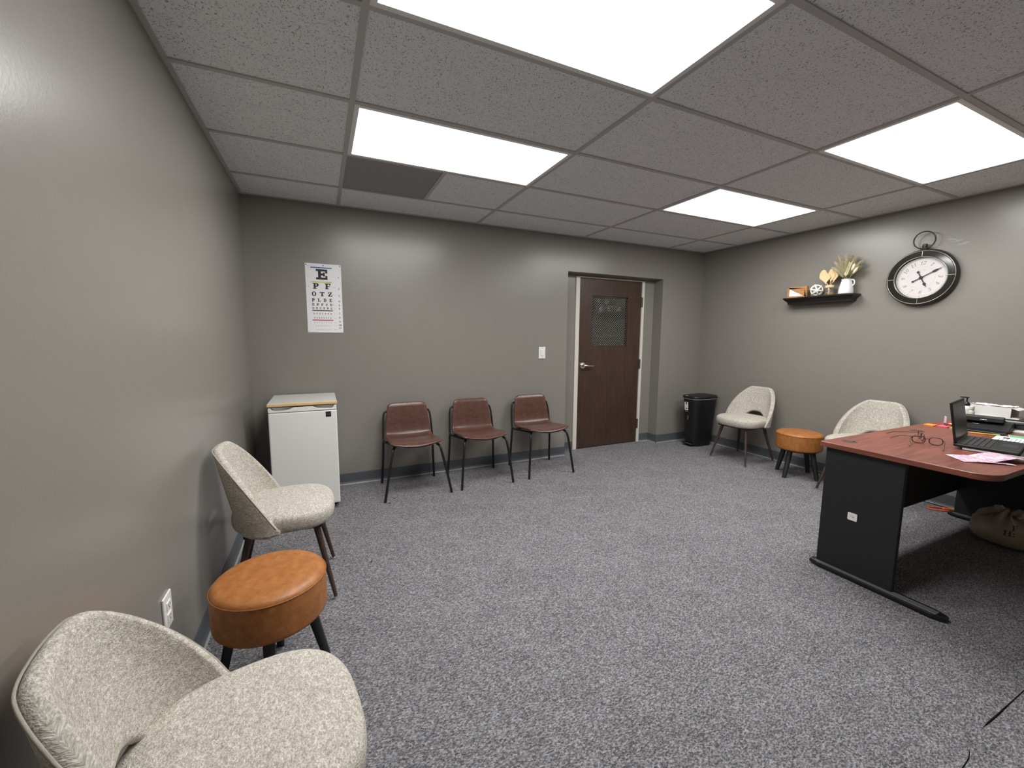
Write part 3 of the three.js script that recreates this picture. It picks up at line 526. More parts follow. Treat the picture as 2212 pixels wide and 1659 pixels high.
// ---------------------------------------------------------------- desk
const DT = 0.74;
{
  const o = thing('desk', 'office desk with cherry wood top and black panel legs', 'desk', [3.94, 0, 2.83]);
  const x0 = 3.072 - 3.94, x1 = 4.83 - 3.94, z0 = 2.492 - 2.83, z1 = 3.17 - 2.83, r = 0.075;
  const s = new THREE.Shape(); s.moveTo(x0 + 0.006, -z0); s.lineTo(x0, -z0 - 0.006); s.lineTo(x0, -z1 + r); s.quadraticCurveTo(x0 + 0.008, -z1 + 0.008, x0 + r * 1.3, -z1); s.lineTo(x1 - r, -z1); s.quadraticCurveTo(x1, -z1, x1, -z1 + r); s.lineTo(x1, -z0); s.closePath();
  part('desktop', boxUV(extrude(s, 0.028, 0.003, 2, 16).rotateX(-Math.PI / 2).translate(0, DT - 0.028, 0), 1), M.deskTop, o, 'reddish cherry wood desktop');
  const lx = 3.105 - 3.94, rx = 4.775 - 3.94;
  for (const [x, dz] of [[lx, 0], [rx, 0.035]]) {
    part('side_panel', boxUV(rbox(0.028, DT - 0.028 - 0.03, 0.352, 0.002, x + 0.014, (DT - 0.028 + 0.03) / 2, 2.688 - 2.83 + dz, 2), 3), M.deskBlack, o);
    const plan = shapeOf([[-0.033, 0.25], [-0.02, 0.293], [0.02, 0.293], [0.033, 0.25], [0.033, -0.25], [0.014, -0.297], [-0.014, -0.297], [-0.033, -0.25]]);
    const foot = part('foot', extrude(plan, 0.026, 0.007, 2).rotateX(-Math.PI / 2).translate(x + 0.008, 0.004, 2.776 - 2.83 + dz), M.black, o);
    part('foot_inlay', extrude(rrShape(0.04, 0.53, 0.006), 0.0035, 0.001, 1).rotateX(-Math.PI / 2).translate(x + 0.0, 0.0285, 2.776 - 2.83 + dz), M.inlay, foot, 'grey top strip');
  }
  part('modesty_panel', boxUV(span(lx + 0.028, rx, 0.212, DT - 0.028, 2.545 - 2.83, 2.561 - 2.83), 3), M.deskBlack, o);
  for (const [x, z] of [[3.204, 2.572], [3.925, 2.592]]) {
    const g = part('cable_grommet', [new THREE.CylinderGeometry(0.036, 0.038, 0.004, 36).translate(x - 3.94, DT - 0.0018, z - 2.83)], std({ color: lin(0.055, 0.03, 0.026), roughness: 0.5 }), o, 'dark round cable grommet');
    part('grommet_slot', rbox(0.02, 0.003, 0.012, 0.001, x - 3.94 + 0.02, DT - 0.0013, z - 2.83 + 0.012), M.dark, g);
  }
  const tex = canvasTex(128, 128, (c) => { c.fillStyle = '#e4e4e6'; c.fillRect(0, 0, 128, 128); c.strokeStyle = '#9a9a9e'; c.lineWidth = 9; c.beginPath(); c.moveTo(30, 52); c.lineTo(72, 46); c.lineTo(98, 50); c.moveTo(62, 82); c.lineTo(92, 60); c.moveTo(66, 62); c.lineTo(96, 84); c.stroke(); });
  const st = part('sticker', extrude(rrShape(0.044, 0.042, 0.006), 0.001).rotateY(-Math.PI / 2).translate(lx - 0.0002, 0.353, 2.667 - 2.83), M.plastic, o, 'small white square sticker');
  part('sticker_print', new THREE.PlaneGeometry(0.036, 0.034).rotateY(-Math.PI / 2).translate(lx - 0.0016, 0.353, 2.667 - 2.83), std({ map: tex, roughness: 0.5 }), st);
}

// ---------------------------------------------------------------- things on the desk
const blackSoft = std({ color: lin(0.01, 0.01, 0.011), roughness: 0.5 });
const blackGloss = std({ color: lin(0.01, 0.01, 0.011), roughness: 0.25 });
const greyDark = std({ color: lin(0.028, 0.028, 0.03), roughness: 0.5 });
{
  // closed black binder with a sheet on it, under the laptop
  const lap = [3.735, 2.96], yaw = 0.17;
  const bd = thing('binder', 'thin black binder with white pages under the open laptop', 'binder', [lap[0] - 0.015, DT, lap[1] + 0.028], yaw);
  part('cover', [rbox(0.29, 0.003, 0.215, 0.001, 0, 0.0015, 0), rbox(0.29, 0.002, 0.215, 0.0008, 0, 0.0125, -0.006)], blackGloss, bd);
  part('pages', box(0.288, 0.009, 0.205, -0.004, 0.0075, 0.0), M.paper, bd, 'white page block');
  // laptop
  const L = thing('laptop', 'open black laptop computer on the desk', 'laptop', [lap[0], DT + 0.0138, lap[1]], yaw);
  const w = 0.335, d = 0.225;
  part('base', rbox(w, 0.014, d, 0.005, 0, 0.007, 0, 3), blackSoft, L);
  const keys = []; for (let r = 0; r < 5; r++) for (let c = 0; c < 13; c++) keys.push(rbox(0.0185, 0.003, 0.0165, 0.0012, -0.138 + c * 0.023, 0.0152, -0.078 + r * 0.0205, 1));
  part('keyboard', keys, greyDark, L, 'dark keyboard keys');
  part('touchpad', rbox(0.1, 0.0015, 0.055, 0.0007, 0, 0.0144, 0.068, 1), greyDark, L);
  const lid = new THREE.Group(); lid.name = 'lid'; lid.position.set(0, 0.012, -d / 2 + 0.006); lid.rotation.x = -0.16; L.add(lid);
  part('lid_shell', rbox(w, 0.215, 0.009, 0.004, 0, 0.112, 0, 3), blackSoft, lid);
  part('screen', rbox(w - 0.024, 0.182, 0.001, 0.0004, 0, 0.116, 0.0048), std({ color: lin(0.012, 0.012, 0.013), roughness: 0.3 }), lid, 'dark switched-off screen');
  part('hinge', [bar([-0.14, 0.013, -d / 2 + 0.004], [0.14, 0.013, -d / 2 + 0.004], 0.008)], blackGloss, L);

  // spectacles
  const rimMat = std({ color: lin(0.09, 0.045, 0.03), roughness: 0.35 });
  const rimShape = (cx) => Array.from({ length: 25 }, (_, i) => { const a = i / 24 * 2 * Math.PI, n = 2.9; return [cx + 0.026 * sgnpow(Math.cos(a), 2 / n), 0.0195 * sgnpow(Math.sin(a), 2 / n) + 0.02, 0]; });
  const glasses = (label, pos, turn) => {
    const g = thing('eyeglasses', label, 'glasses', pos, turn, 'eyeglasses on the desk');
    for (const s of [-1, 1]) {
      const r = part('rim', tube(rimShape(s * 0.034), 0.0023, 60, 8), rimMat, g);
      part('lens', extrude(rrShape(0.05, 0.037, 0.015, s * 0.034, 0.02), 0.0015).translate(0, 0, -0.0008), M.glass, r, 'clear lens');
      part('temple', tubeCap([[s * 0.062, 0.027, 0], [s * 0.066, 0.026, -0.012], [s * 0.066, 0.022, -0.07], [s * 0.065, 0.018, -0.105], [s * 0.063, 0.0025, -0.14]], 0.0024, 40, 8), rimMat, g, 'thin temple arm');
    }
    part('bridge', tube([[-0.009, 0.026, 0], [0, 0.029, 0.001], [0.009, 0.026, 0]], 0.0022, 14, 8), rimMat, g);
    return g;
  };
  glasses('brown framed eyeglasses on the desk closer to the cable grommet', [3.655, DT + 0.002, 2.71], 0.55);
  glasses('brown framed eyeglasses on the desk closer to the laptop', [3.54, DT + 0.002, 2.778], 1.9);

  // folded brochures
  const bro = canvasTex(512, 256, (c, W, H) => {
    c.fillStyle = '#d9b6c6'; c.fillRect(0, 0, W, H); let s = 7; const q = () => { s = (s * 16807) % 2147483647; return s / 2147483647; };
    const cols = ['#b38fb8', '#e7d9df', '#c47d96', '#efe6cf', '#9a92c4', '#dca0b0', '#f0e4ea'];
    for (let i = 0; i < 150; i++) { c.fillStyle = cols[Math.floor(q() * cols.length)]; c.globalAlpha = 0.7; c.beginPath(); c.ellipse(q() * W, q() * H, 6 + 26 * q(), 4 + 15 * q(), q() * 3, 0, 6.3); c.fill(); }
    c.globalAlpha = 1; c.fillStyle = '#efe3e8'; c.fillRect(0, 0, 90, 40);
  });
  const fold = (w, d, rise) => { const g = new THREE.PlaneGeometry(w, d, 24, 10).rotateX(-Math.PI / 2), p = g.attributes.position; for (let i = 0; i < p.count; i++) { const u = p.getX(i) / w * 2; p.setY(i, 0.001 + rise * (1 - Math.abs(u)) + 0.002 * (1 - u * u)); } g.computeVertexNormals(); return g; };
  const solid = (g) => { const b = g.clone(); b.translate(0, -0.0007, 0); const ix = b.index.array; for (let i = 0; i < ix.length; i += 3) { const t = ix[i]; ix[i] = ix[i + 1]; ix[i + 1] = t; } b.computeVertexNormals(); return merge([g, b]); };
  const m1 = std({ map: bro, roughness: 0.45, side: THREE.DoubleSide });
  single('brochure', solid(fold(0.19, 0.13, 0.003)), m1, 'pink and purple patterned brochure lying flat at the desk edge', 'brochure', 'pink brochures').position.set(3.375, DT + 0.001, 3.03);
  scene.children[scene.children.length - 1].rotation.y = -0.75;
  single('brochure', solid(fold(0.2, 0.115, 0.016)), m1, 'pink folded brochure standing up in a crease beside the laptop', 'brochure', 'pink brochures').position.set(3.47, DT + 0.0065, 3.075);
  scene.children[scene.children.length - 1].rotation.y = -0.45;

  // sticky notes along the back edge
  const note = (c) => std({ color: c, roughness: 0.8 });
  const notes = [['orange', lin(0.9, 0.3, 0.04), 4.235, 2.545], ['pink', lin(0.85, 0.1, 0.16), 4.255, 2.605], ['lime green', lin(0.38, 0.72, 0.08), 4.26, 2.665]];
  for (const [n, c, x, z] of notes) single('sticky_note', rbox(0.07, 0.006, 0.05, 0.0008, 0, 0.003, 0), note(c), `${n} sticky note pad near the back edge of the desk`, 'sticky notes', 'sticky note pads').position.set(x, DT, z);
  const penCols = [['black', lin(0.03, 0.03, 0.03)], ['red', lin(0.6, 0.06, 0.04)], ['white', lin(0.75, 0.72, 0.7)], ['dark blue', lin(0.03, 0.04, 0.09)]];
  penCols.forEach(([n, c], i) => { const p = thing('pen', `${n} pen lying beyond the sticky notes on the desk`, 'pen', [4.335 + i * 0.016, DT, 2.585 + i * 0.022], 0.4 + i * 0.35, 'pens on the desk'); part('barrel', bar([-0.065, 0.005, 0], [0.05, 0.005, 0], 0.0048), std({ color: c, roughness: 0.35 }), p); part('tip', bar([0.05, 0.005, 0], [0.066, 0.005, 0], 0.004, 0.001), M.chrome, p); });
  const pc = thing('pencil', 'yellow pencil with green end behind the laptop', 'pencil', [4.185, DT, 2.812], -1.1);
  part('shaft', bar([-0.055, 0.004, 0], [0.03, 0.004, 0], 0.0045, 0.0045, 6), std({ color: lin(0.85, 0.5, 0.06), roughness: 0.5 }), pc); part('end_grip', bar([0.03, 0.0045, 0], [0.06, 0.0045, 0], 0.005), note(lin(0.35, 0.6, 0.1)), pc, 'green end'); part('point', bar([-0.055, 0.004, 0], [-0.072, 0.004, 0], 0.004, 0.0006, 6), M.bamboo, pc);

  // loose papers on the right
  const prn = canvasTex(256, 256, (c, W) => { c.fillStyle = '#e8ecea'; c.fillRect(0, 0, W, W); c.fillStyle = '#8f9aa0'; for (let i = 0; i < 15; i++) c.fillRect(18, 20 + i * 15, 120 + ((i * 67) % 90), 4); c.fillStyle = '#3a4a50'; c.fillRect(150, 30, 60, 26); c.fillRect(30, 150, 40, 18); });
  const sheetOf = (name, label, mat, x, y, z, ry, w, d) => { const o = thing(name, label, 'paper', [x, y, z], ry, 'papers on the desk'); part('sheet', rbox(w, 0.0016, d, 0.0004, 0, 0.0008, 0, 1), M.paper, o); part('print', new THREE.PlaneGeometry(w - 0.004, d - 0.004).rotateX(-Math.PI / 2).translate(0, 0.0018, 0), mat, o); };
  sheetOf('paper_sheet', 'green sheet of paper under a white printed page', note(lin(0.16, 0.5, 0.24)), 4.24, DT, 3.0, 0.3, 0.2, 0.2);
  sheetOf('paper_sheet', 'white printed page on the desk beside the laptop', std({ map: prn, roughness: 0.7 }), 4.12, DT + 0.0022, 3.0, 0.15, 0.2, 0.26);

  // black equipment
  const dev = thing('card_terminal', 'low black office device with sloping front and small labels', 'device', [4.4, DT, 2.76], -Math.PI / 2 + 0.12);
  const prof = shapeOf([[0, 0], [0.16, 0], [0.16, 0.012], [0.06, 0.05], [0, 0.052]]);
  part('body', extrude(prof, 0.2, 0.003, 2).rotateY(-Math.PI / 2).translate(0.1, 0, -0.08), blackSoft, dev);
  part('label_plate', [rbox(0.03, 0.001, 0.018, 0.0004, -0.05, 0.0355, 0.022).rotateX(0.0)], std({ color: lin(0.3, 0.3, 0.29), roughness: 0.5 }), dev, 'small grey label');
  part('front_tray', rbox(0.19, 0.01, 0.09, 0.003, 0.0, 0.005, 0.12), blackGloss, dev);
  const box1 = thing('black_case', 'flat black case lying on top of the office device', 'case', [4.42, DT + 0.0525, 2.735], -Math.PI / 2 + 0.2);
  part('case_body', rbox(0.17, 0.03, 0.09, 0.005, 0, 0.015, 0), greyDark, box1); part('zip_pull', rbox(0.03, 0.003, 0.002, 0.0008, 0.0, 0.012, 0.046), M.chrome, box1);
  const roll = thing('black_roll', 'black tube lying on a white paper strip beside the office device', 'tube', [4.52, DT + 0.011, 2.86], 0);
  part('tube_body', new THREE.LatheGeometry([[0.024, -0.085], [0.027, -0.09], [0.029, -0.085], [0.029, 0.085], [0.032, 0.09], [0.032, 0.1], [0.025, 0.1], [0.024, 0.06], [0, 0.058]].map(([a, b]) => new THREE.Vector2(a, b)), 32).rotateX(Math.PI / 2).rotateY(0.15).translate(0, 0.032, 0), blackGloss, roll);
  const strip = thing('paper_pad', 'white paper pad under the black tube', 'paper pad', [4.49, DT, 2.86], 0.15);
  part('pad', rbox(0.13, 0.01, 0.2, 0.002, 0, 0.005, 0), M.paper, strip);

  // bottles and cartons against the wall
  const pump = thing('pump_bottle', 'soap bottle with black pump top behind the laptop', 'bottle', [4.62, DT, 2.585]);
  part('bottle', lathe([[0, 0], [0.03, 0], [0.033, 0.004], [0.033, 0.095], [0.028, 0.108], [0.014, 0.118], [0.013, 0.122], [0, 0.122]], 32), M.plastic, pump);
  part('collar', lathe([[0, 0.118], [0.018, 0.118], [0.018, 0.132], [0.008, 0.142], [0.0055, 0.146], [0, 0.146]], 24), M.black, pump, 'black pump collar');
  part('pump_head', [bar([0, 0.14, 0], [0, 0.172, 0], 0.004), rbox(0.018, 0.008, 0.016, 0.003, 0, 0.174, 0), bar([0, 0.175, 0], [-0.03, 0.176, -0.026], 0.004, 0.003)], M.black, pump, 'black pump spout');
  const sm = thing('small_bottle', 'small pale bottle with a white cap beside the white carton', 'bottle', [4.55, DT, 2.635]);
  part('bottle', lathe([[0, 0], [0.014, 0], [0.016, 0.003], [0.016, 0.085], [0.009, 0.1], [0, 0.1]], 24), std({ color: lin(0.62, 0.66, 0.52), roughness: 0.3 }), sm);
  part('cap', lathe([[0, 0.098], [0.012, 0.098], [0.012, 0.124], [0.01, 0.127], [0, 0.127]], 24), M.plastic, sm); part('label', lathe([[0.0163, 0.02], [0.0163, 0.06]], 24), std({ color: lin(0.7, 0.42, 0.42), roughness: 0.6, side: THREE.DoubleSide }), sm, 'pinkish label');
  const lower = thing('flat_carton', 'flat white carton under the open white carton', 'carton', [4.71, DT, 2.71], 0.06); part('carton_body', rbox(0.14, 0.06, 0.22, 0.003, 0, 0.03, 0), M.paper, lower);
  const car = thing('white_carton', 'open white carton on its side behind the laptop', 'carton', [4.71, DT + 0.0605, 2.69], -0.04);
  const cw = 0.06, chh = 0.066, cd = 0.1, tk = 0.0015;
  part('carton_body', [box(2 * cw, tk, 2 * cd, 0, tk / 2, 0), box(2 * cw, tk, 2 * cd, 0, chh, 0), box(tk, chh, 2 * cd, -cw, chh / 2, 0), box(tk, chh, 2 * cd, cw, chh / 2, 0), box(2 * cw, chh, tk, 0, chh / 2, -cd)], M.paper, car);
  part('flap', [box(2 * cw, tk, 0.034, 0, 0, 0.017).rotateX(0.35).translate(0, chh, cd), box(2 * cw - 0.01, tk, 0.03, 0, 0, 0.015).rotateX(0.1).translate(0, 0.002, cd)], M.paper, car, 'raised white flap');
  part('crumpled_top', (() => { const g = new THREE.PlaneGeometry(0.12, 0.2, 10, 14).rotateX(-Math.PI / 2), p = g.attributes.position; for (let i = 0; i < p.count; i++) p.setY(i, chh + 0.0015 + 0.007 * rnd()); g.computeVertexNormals(); return g; })(), M.paper, car);
  const up = thing('upright_card', 'pale pink card standing behind the laptop screen', 'card', [4.40, DT, 2.56], 0.5); part('card', rbox(0.05, 0.05, 0.004, 0.001, 0, 0.025, 0), std({ color: lin(0.75, 0.62, 0.6), roughness: 0.7 }), up);
}

// ---------------------------------------------------------------- under the desk
{
  // plastic bag: a sagging, creased sack
  const ns = lattice(12, 8), ns2 = lattice(30, 18);
  const rings = []; const lv = [[0.02, 0.004], [0.55, 0.004], [0.82, 0.02], [0.97, 0.06], [1, 0.1], [0.96, 0.14], [0.84, 0.175], [0.62, 0.2], [0.35, 0.214], [0.08, 0.218]];
  lv.forEach(([s, y], i) => rings.push(Array.from({ length: 72 }, (_, j) => { const a = -j / 72 * 2 * Math.PI, u = j / 72, k = 1 + 0.22 * (sample(ns, u, i / 10) - 0.5) + 0.1 * (sample(ns2, u, i / 10) - 0.5); return [0.135 * s * k * Math.cos(a), y * (1 + (i > 5 ? 0.25 * (sample(ns2, u, 0.5) - 0.5) : 0)), 0.165 * s * k * Math.sin(a)]; })));
  const tex = canvasTex(512, 256, (c) => { c.fillStyle = '#a3937f'; c.fillRect(0, 0, 512, 256); c.fillStyle = '#1c1a18'; c.font = 'bold 46px serif'; c.textAlign = 'center'; c.fillText('F', 266, 112); c.fillText('H:', 246, 152); });
  const bag = thing('plastic_bag', 'tan plastic bag with dark lettering on the floor under the desk', 'bag', [4.5, 0, 2.885]);
  const g = loft(rings), p = g.attributes.position, uv = new Float32Array(p.count * 2);
  for (let i = 0; i < p.count; i++) { uv[2 * i] = 0.5 + (Math.atan2(p.getZ(i), -p.getX(i)) - 0.35) / (2 * Math.PI) * 1.6; uv[2 * i + 1] = p.getY(i) / 0.24; }
  g.setAttribute('uv', new THREE.BufferAttribute(uv, 2));
  part('sack', g, std({ map: tex, roughness: 0.45 }), bag);
  for (const s of [-1, 1]) part('handle', (() => { const h = new THREE.CylinderGeometry(0.018, 0.045, 0.05, 14, 3, true), q = h.attributes.position; for (let i = 0; i < q.count; i++) q.setX(i, q.getX(i) * (0.5 + 0.3 * Math.sin(q.getZ(i) * 160))); h.computeVertexNormals(); return h.rotateX(0.3 * s).translate(-0.02, 0.225, s * 0.045); })(), std({ color: lin(0.36, 0.3, 0.23), roughness: 0.45, side: THREE.DoubleSide }), bag);
  const or = std({ color: lin(0.85, 0.16, 0.05), roughness: 0.5 });
  const cord = thing('orange_cord', 'looped orange cord with black plug on the carpet by the wall', 'cord', [4.845, 0, 2.45]);
  part('cord_loop', tubeCap([[0.0, 0.006, 0.052], [-0.03, 0.006, 0.03], [-0.07, 0.006, -0.02], [-0.07, 0.007, -0.05], [-0.03, 0.008, -0.05], [0.02, 0.008, -0.012], [0.04, 0.009, 0.03], [0.052, 0.007, 0.055]], 0.0055, 80, 8), or, cord); part('cord_wrap', tubeCap([[0.0, 0.01, 0.02], [0.03, 0.012, 0.04], [0.05, 0.01, 0.06]], 0.009, 20, 8), or, cord); part('plug', rbox(0.02, 0.016, 0.03, 0.004, 0.052, 0.008, 0.078), M.black, cord, 'black plug');
  single('black_cable', tubeCap([[4.935, 0.004, 1.46], [4.93, 0.004, 1.62], [4.938, 0.004, 1.8], [4.925, 0.004, 2.0], [4.936, 0.004, 2.2], [4.93, 0.004, 2.36], [4.938, 0.004, 2.6]], 0.0035, 80, 8), M.black, 'thin black cable along the baseboard under the clock', 'cable');
  const deb = [[0.955, 0.596, 0.011, 0.3], [0.955, 0.64, 0.006, 1.2], [1.01, 0.5, 0.009, 0.2], [1.2, 0.62, 0.006, 0.7], [1.3, 0.53, 0.006, 1.9], [0.73, 1.42, 0.009, 1.3]];
  deb.forEach(([x, z, s, a]) => { const g = new THREE.IcosahedronGeometry(s, 1).scale(1.3, 0.16, 0.6).rotateY(a).translate(x, 0.0015, z); single('carpet_speck', g, std({ color: lin(0.03, 0.03, 0.032), roughness: 1 }), 'small dark speck of dirt on the grey carpet', 'speck', 'dark specks on the carpet'); });
}

// ---------------------------------------------------------------- shelf and its ornaments
const SY = 1.725;
{
  const sh = thing('wall_shelf', 'dark wood ledge shelf with moulded edge on the grey wall', 'shelf', [WR, SY, 1.417], -Math.PI / 2);
  // local: x along the wall, z out of the wall
  const slab = (y0, y1, z, x) => [[-x, y0, z], [x, y1, z]];
  const L = 0.31;
  part('top_board', rbox(2 * L, 0.014, 0.125, 0.002, 0, -0.007, 0.0625), M.shelfWood, sh);
  const steps = [[0.0, 0.118, -0.014], [0.006, 0.112, -0.024], [0.016, 0.1, -0.034], [0.024, 0.092, -0.042], [0.027, 0.09, -0.052], [0.027, 0.09, -0.062], [0.034, 0.083, -0.066]];
  const ring = ([dx, z, y]) => [[-L + 0.004 + dx, y, 0.0], [-L + 0.004 + dx, y, z], [L - 0.004 - dx, y, z], [L - 0.004 - dx, y, 0.0]];
  part('moulding', toCreasedNormals(loft(steps.map(ring)).toNonIndexed(), 0.3), M.shelfWood, sh);
  const at = (z, x) => [WR - x, SY, z];

  const fr = thing('picture_frame', 'small wooden block frame with a printed card on the shelf', 'picture frame', at(1.215, 0.07), -Math.PI / 2);
  const fs = rrShape(0.188, 0.108, 0.002, 0, 0.054); fs.holes.push(rrShape(0.146, 0.07, 0.001, 0, 0.052, THREE.Path));
  part('frame', boxUV(extrude(fs, 0.035, 0.0015, 1).translate(0, 0, -0.02), 3), M.frameWood, fr);
  const card = canvasTex(384, 184, (c) => { c.fillStyle = '#efe9ea'; c.fillRect(0, 0, 384, 184); c.fillStyle = '#b3aaa9'; let x = 120; for (const w of [42, 22, 60, 26]) { c.fillRect(x, 62, w, 9); x += w + 9; } x = 74; for (const w of [34, 20, 48, 30, 62]) { c.fillRect(x, 104, w, 9); x += w + 9; } });
  part('backing', box(0.15, 0.074, 0.004, 0, 0.052, 0.0085), M.paper, fr);
  part('printed_card', new THREE.PlaneGeometry(0.146, 0.07).translate(0, 0.052, 0.011), std({ map: card, roughness: 0.6 }), fr);

  const bl = thing('openwork_ball', 'white openwork decorative ball on the shelf', 'ornament', at(1.392, 0.072), -Math.PI / 2);
  const turn = new THREE.Euler(0.2, 0.55, 0.2);
  const hoop = (r, n, off) => new THREE.TorusGeometry(r, 0.0062, 10, 56).scale(1, 1, 1.15).applyQuaternion(new THREE.Quaternion().setFromUnitVectors(V3(0, 0, 1), V3(...n).normalize())).translate(...V3(...n).normalize().multiplyScalar(off).toArray()).applyMatrix4(new THREE.Matrix4().makeRotationFromEuler(turn)).translate(0, 0.0592, 0);
  for (const k of [0, 1, 2]) part('band', hoop(0.0525, [Math.cos(k * Math.PI / 3), Math.sin(k * Math.PI / 3), 0], 0), M.whiteMatte, bl);
  for (const off of [-0.026, 0.026]) part('band', hoop(0.0455, [0, 0, 1], off), M.whiteMatte, bl);

  const jar = thing('glass_jar', 'small clear glass jar with wooden cap on the shelf', 'jar', at(1.505, 0.075), -Math.PI / 2);
  const glassSolid = phy({ color: 0xffffff, transmission: 1, thickness: 0, roughness: 0.03, ior: 1.45 });
  part('jar_body', lathe([[0, 0.001], [0.034, 0.001], [0.036, 0.004], [0.036, 0.064], [0.033, 0.07], [0.028, 0.072]], 40), glassSolid, jar);
  part('liquid', lathe([[0, 0.004], [0.032, 0.004], [0.032, 0.03], [0, 0.03]], 32), phy({ color: lin(0.9, 0.82, 0.6), transmission: 0.9, thickness: 0, roughness: 0.05 }), jar);
  part('cap', lathe([[0.008, 0.068], [0.034, 0.068], [0.035, 0.071], [0.035, 0.091], [0.033, 0.093], [0.006, 0.093], [0.006, 0.07]], 36), M.bamboo, jar, 'pale wooden cap');
  const palm = (label, lean, w, h, y0, z) => {
    const o = thing('dried_palm_leaf', label, 'dried leaf', [WR - 0.075 - z, SY, 1.505], -Math.PI / 2, 'dried palm leaves in the glass jar');
    part('stem', tubeCap([[0.0, 0.006, 0], [lean * 0.03, 0.09, 0], [lean * 0.12, y0 + 0.02, 0.003]], 0.0026, 18, 8), M.bamboo, o);
    const N = 16, rows = 10, pos = [], idx = [];
    for (let j = 0; j <= rows; j++) for (let i = 0; i <= N; i++) {
      const u = (i / N - 0.5) * 2, v = j / rows, hw = w * Math.pow(Math.sin(Math.PI * (0.06 + 0.68 * Math.min(1, v * 1.02)) ), 0.85) * (1 - 0.25 * v * v), y = y0 + h * (v * (1 - 0.22 * u * u * v)), pleat = 0.005 * (i % 2 ? 1 : -1) * v;
      pos.push(lean * (0.12 + 0.55 * v * h) + u * hw * (0.12 + 0.88 * Math.min(1, v * 2.2)), y, pleat + 0.012 * v * v);
    }
    for (let j = 0; j < rows; j++) for (let i = 0; i < N; i++) { const a = j * (N + 1) + i; idx.push(a, a + 1, a + N + 1, a + 1, a + N + 2, a + N + 1); }
    const g = new THREE.BufferGeometry(); g.setAttribute('position', new THREE.Float32BufferAttribute(pos, 3)); g.setIndex(idx); g.computeVertexNormals();
    const b = g.clone(); b.translate(0, 0, -0.0012); part('pleated_blade', [g, b], M.palm, o);
  };
  palm('wide dried palm leaf fanning from the small glass jar', -0.26, 0.052, 0.135, 0.105, 0.012);
  palm('folded dried palm leaf leaning toward the white jug', 0.2, 0.032, 0.125, 0.115, -0.006);
  palm('upright dried palm leaf at the middle of the glass jar', 0.04, 0.034, 0.125, 0.118, 0.0);

  const jug = thing('ceramic_jug', 'white ceramic jug holding dried grass on the shelf', 'jug', at(1.636, 0.066), -Math.PI / 2);
  part('jug_body', lathe([[0, 0.001], [0.054, 0.001], [0.0565, 0.005], [0.057, 0.02], [0.054, 0.05], [0.047, 0.085], [0.0395, 0.112], [0.0375, 0.122], [0.039, 0.13], [0.041, 0.133], [0.039, 0.134], [0.035, 0.122], [0.044, 0.085], [0.051, 0.05], [0.053, 0.02], [0, 0.012]], 56), M.ceramic, jug);
  part('jug_handle', tube([[0.036, 0.12, 0], [0.05, 0.124, 0], [0.06, 0.112, 0], [0.061, 0.085, 0], [0.05, 0.07, 0]], 0.0055, 30, 10), M.ceramic, jug);
  // dried pampas: feathery plumes
  const bq = thing('dried_grass_bouquet', 'feathery cream dried pampas bouquet in the white jug', 'dried grass', at(1.636, 0.066), -Math.PI / 2);
  const plume = (lean, fwd, len, wid, mat) => {
    const pos = [], idx = []; const base = V3(lean * 0.012, 0.11, fwd * 0.012), tip = V3(lean * len * 0.7, 0.125 + len * Math.sqrt(Math.max(0.2, 1 - lean * lean * 0.4)), fwd * 0.05);
    const ctrl = V3(lean * 0.035, 0.13 + len * 0.45, fwd * 0.03), cv = new THREE.QuadraticBezierCurve3(base, ctrl, tip);
    const n = 620;
    for (let i = 0; i < n; i++) {
      const t = 0.22 + 0.78 * Math.pow(i / n, 0.9), P = cv.getPoint(t), D = cv.getTangent(t), ang = rnd() * 6.283, side = V3(Math.cos(ang), 0, Math.sin(ang) * 0.8);
      const L = wid * Math.sin(Math.PI * Math.min(1, 0.2 + 0.75 * t)) * rr(0.75, 1.5), d1 = D.clone().multiplyScalar(rr(0.7, 1.2)).addScaledVector(side, rr(0.7, 1.6)).normalize(), droop = V3(0, -0.28, 0);
      const w = side.clone().cross(D).normalize().multiplyScalar(rr(0.0006, 0.0016));
      const p1 = P.clone().addScaledVector(d1, L * 0.55), p2 = P.clone().addScaledVector(d1, L).addScaledVector(droop, L * 0.4);
      const k = pos.length / 3;
      pos.push(...P.clone().add(w).toArray(), ...P.clone().sub(w).toArray(), ...p1.clone().addScaledVector(w, 0.8).toArray(), ...p1.clone().addScaledVector(w, -0.8).toArray(), ...p2.toArray()); idx.push(k, k + 1, k + 2, k + 1, k + 3, k + 2, k + 2, k + 3, k + 4);
    }
    const g = new THREE.BufferGeometry(); g.setAttribute('position', new THREE.Float32BufferAttribute(pos, 3)); g.setIndex(idx); g.computeVertexNormals();
    const pl = part('plume', g, mat, bq); part('stem', new THREE.TubeGeometry(new THREE.CatmullRomCurve3([V3(0, 0.02, 0), base, cv.getPoint(0.5), cv.getPoint(0.9)]), 20, 0.0012, 6), M.pampasStem, pl);
  };
  const pale = M.pampas, olive = std({ color: lin(0.66, 0.6, 0.38), roughness: 1, side: THREE.DoubleSide });
  for (const [l, f, len, w, m] of [[-0.05, 0.5, 0.24, 0.06, pale], [-0.42, 0.6, 0.235, 0.055, pale], [-0.75, 0.2, 0.2, 0.055, pale], [-1.0, 0.5, 0.165, 0.045, pale], [0.22, 0.3, 0.22, 0.05, olive], [0.5, 0.6, 0.21, 0.05, pale], [0.85, 0.2, 0.185, 0.045, pale], [1.1, 0.5, 0.15, 0.04, olive], [0.05, 1.0, 0.17, 0.055, pale], [-0.3, -0.5, 0.21, 0.05, olive]]) plume(l, f, len, w, m);
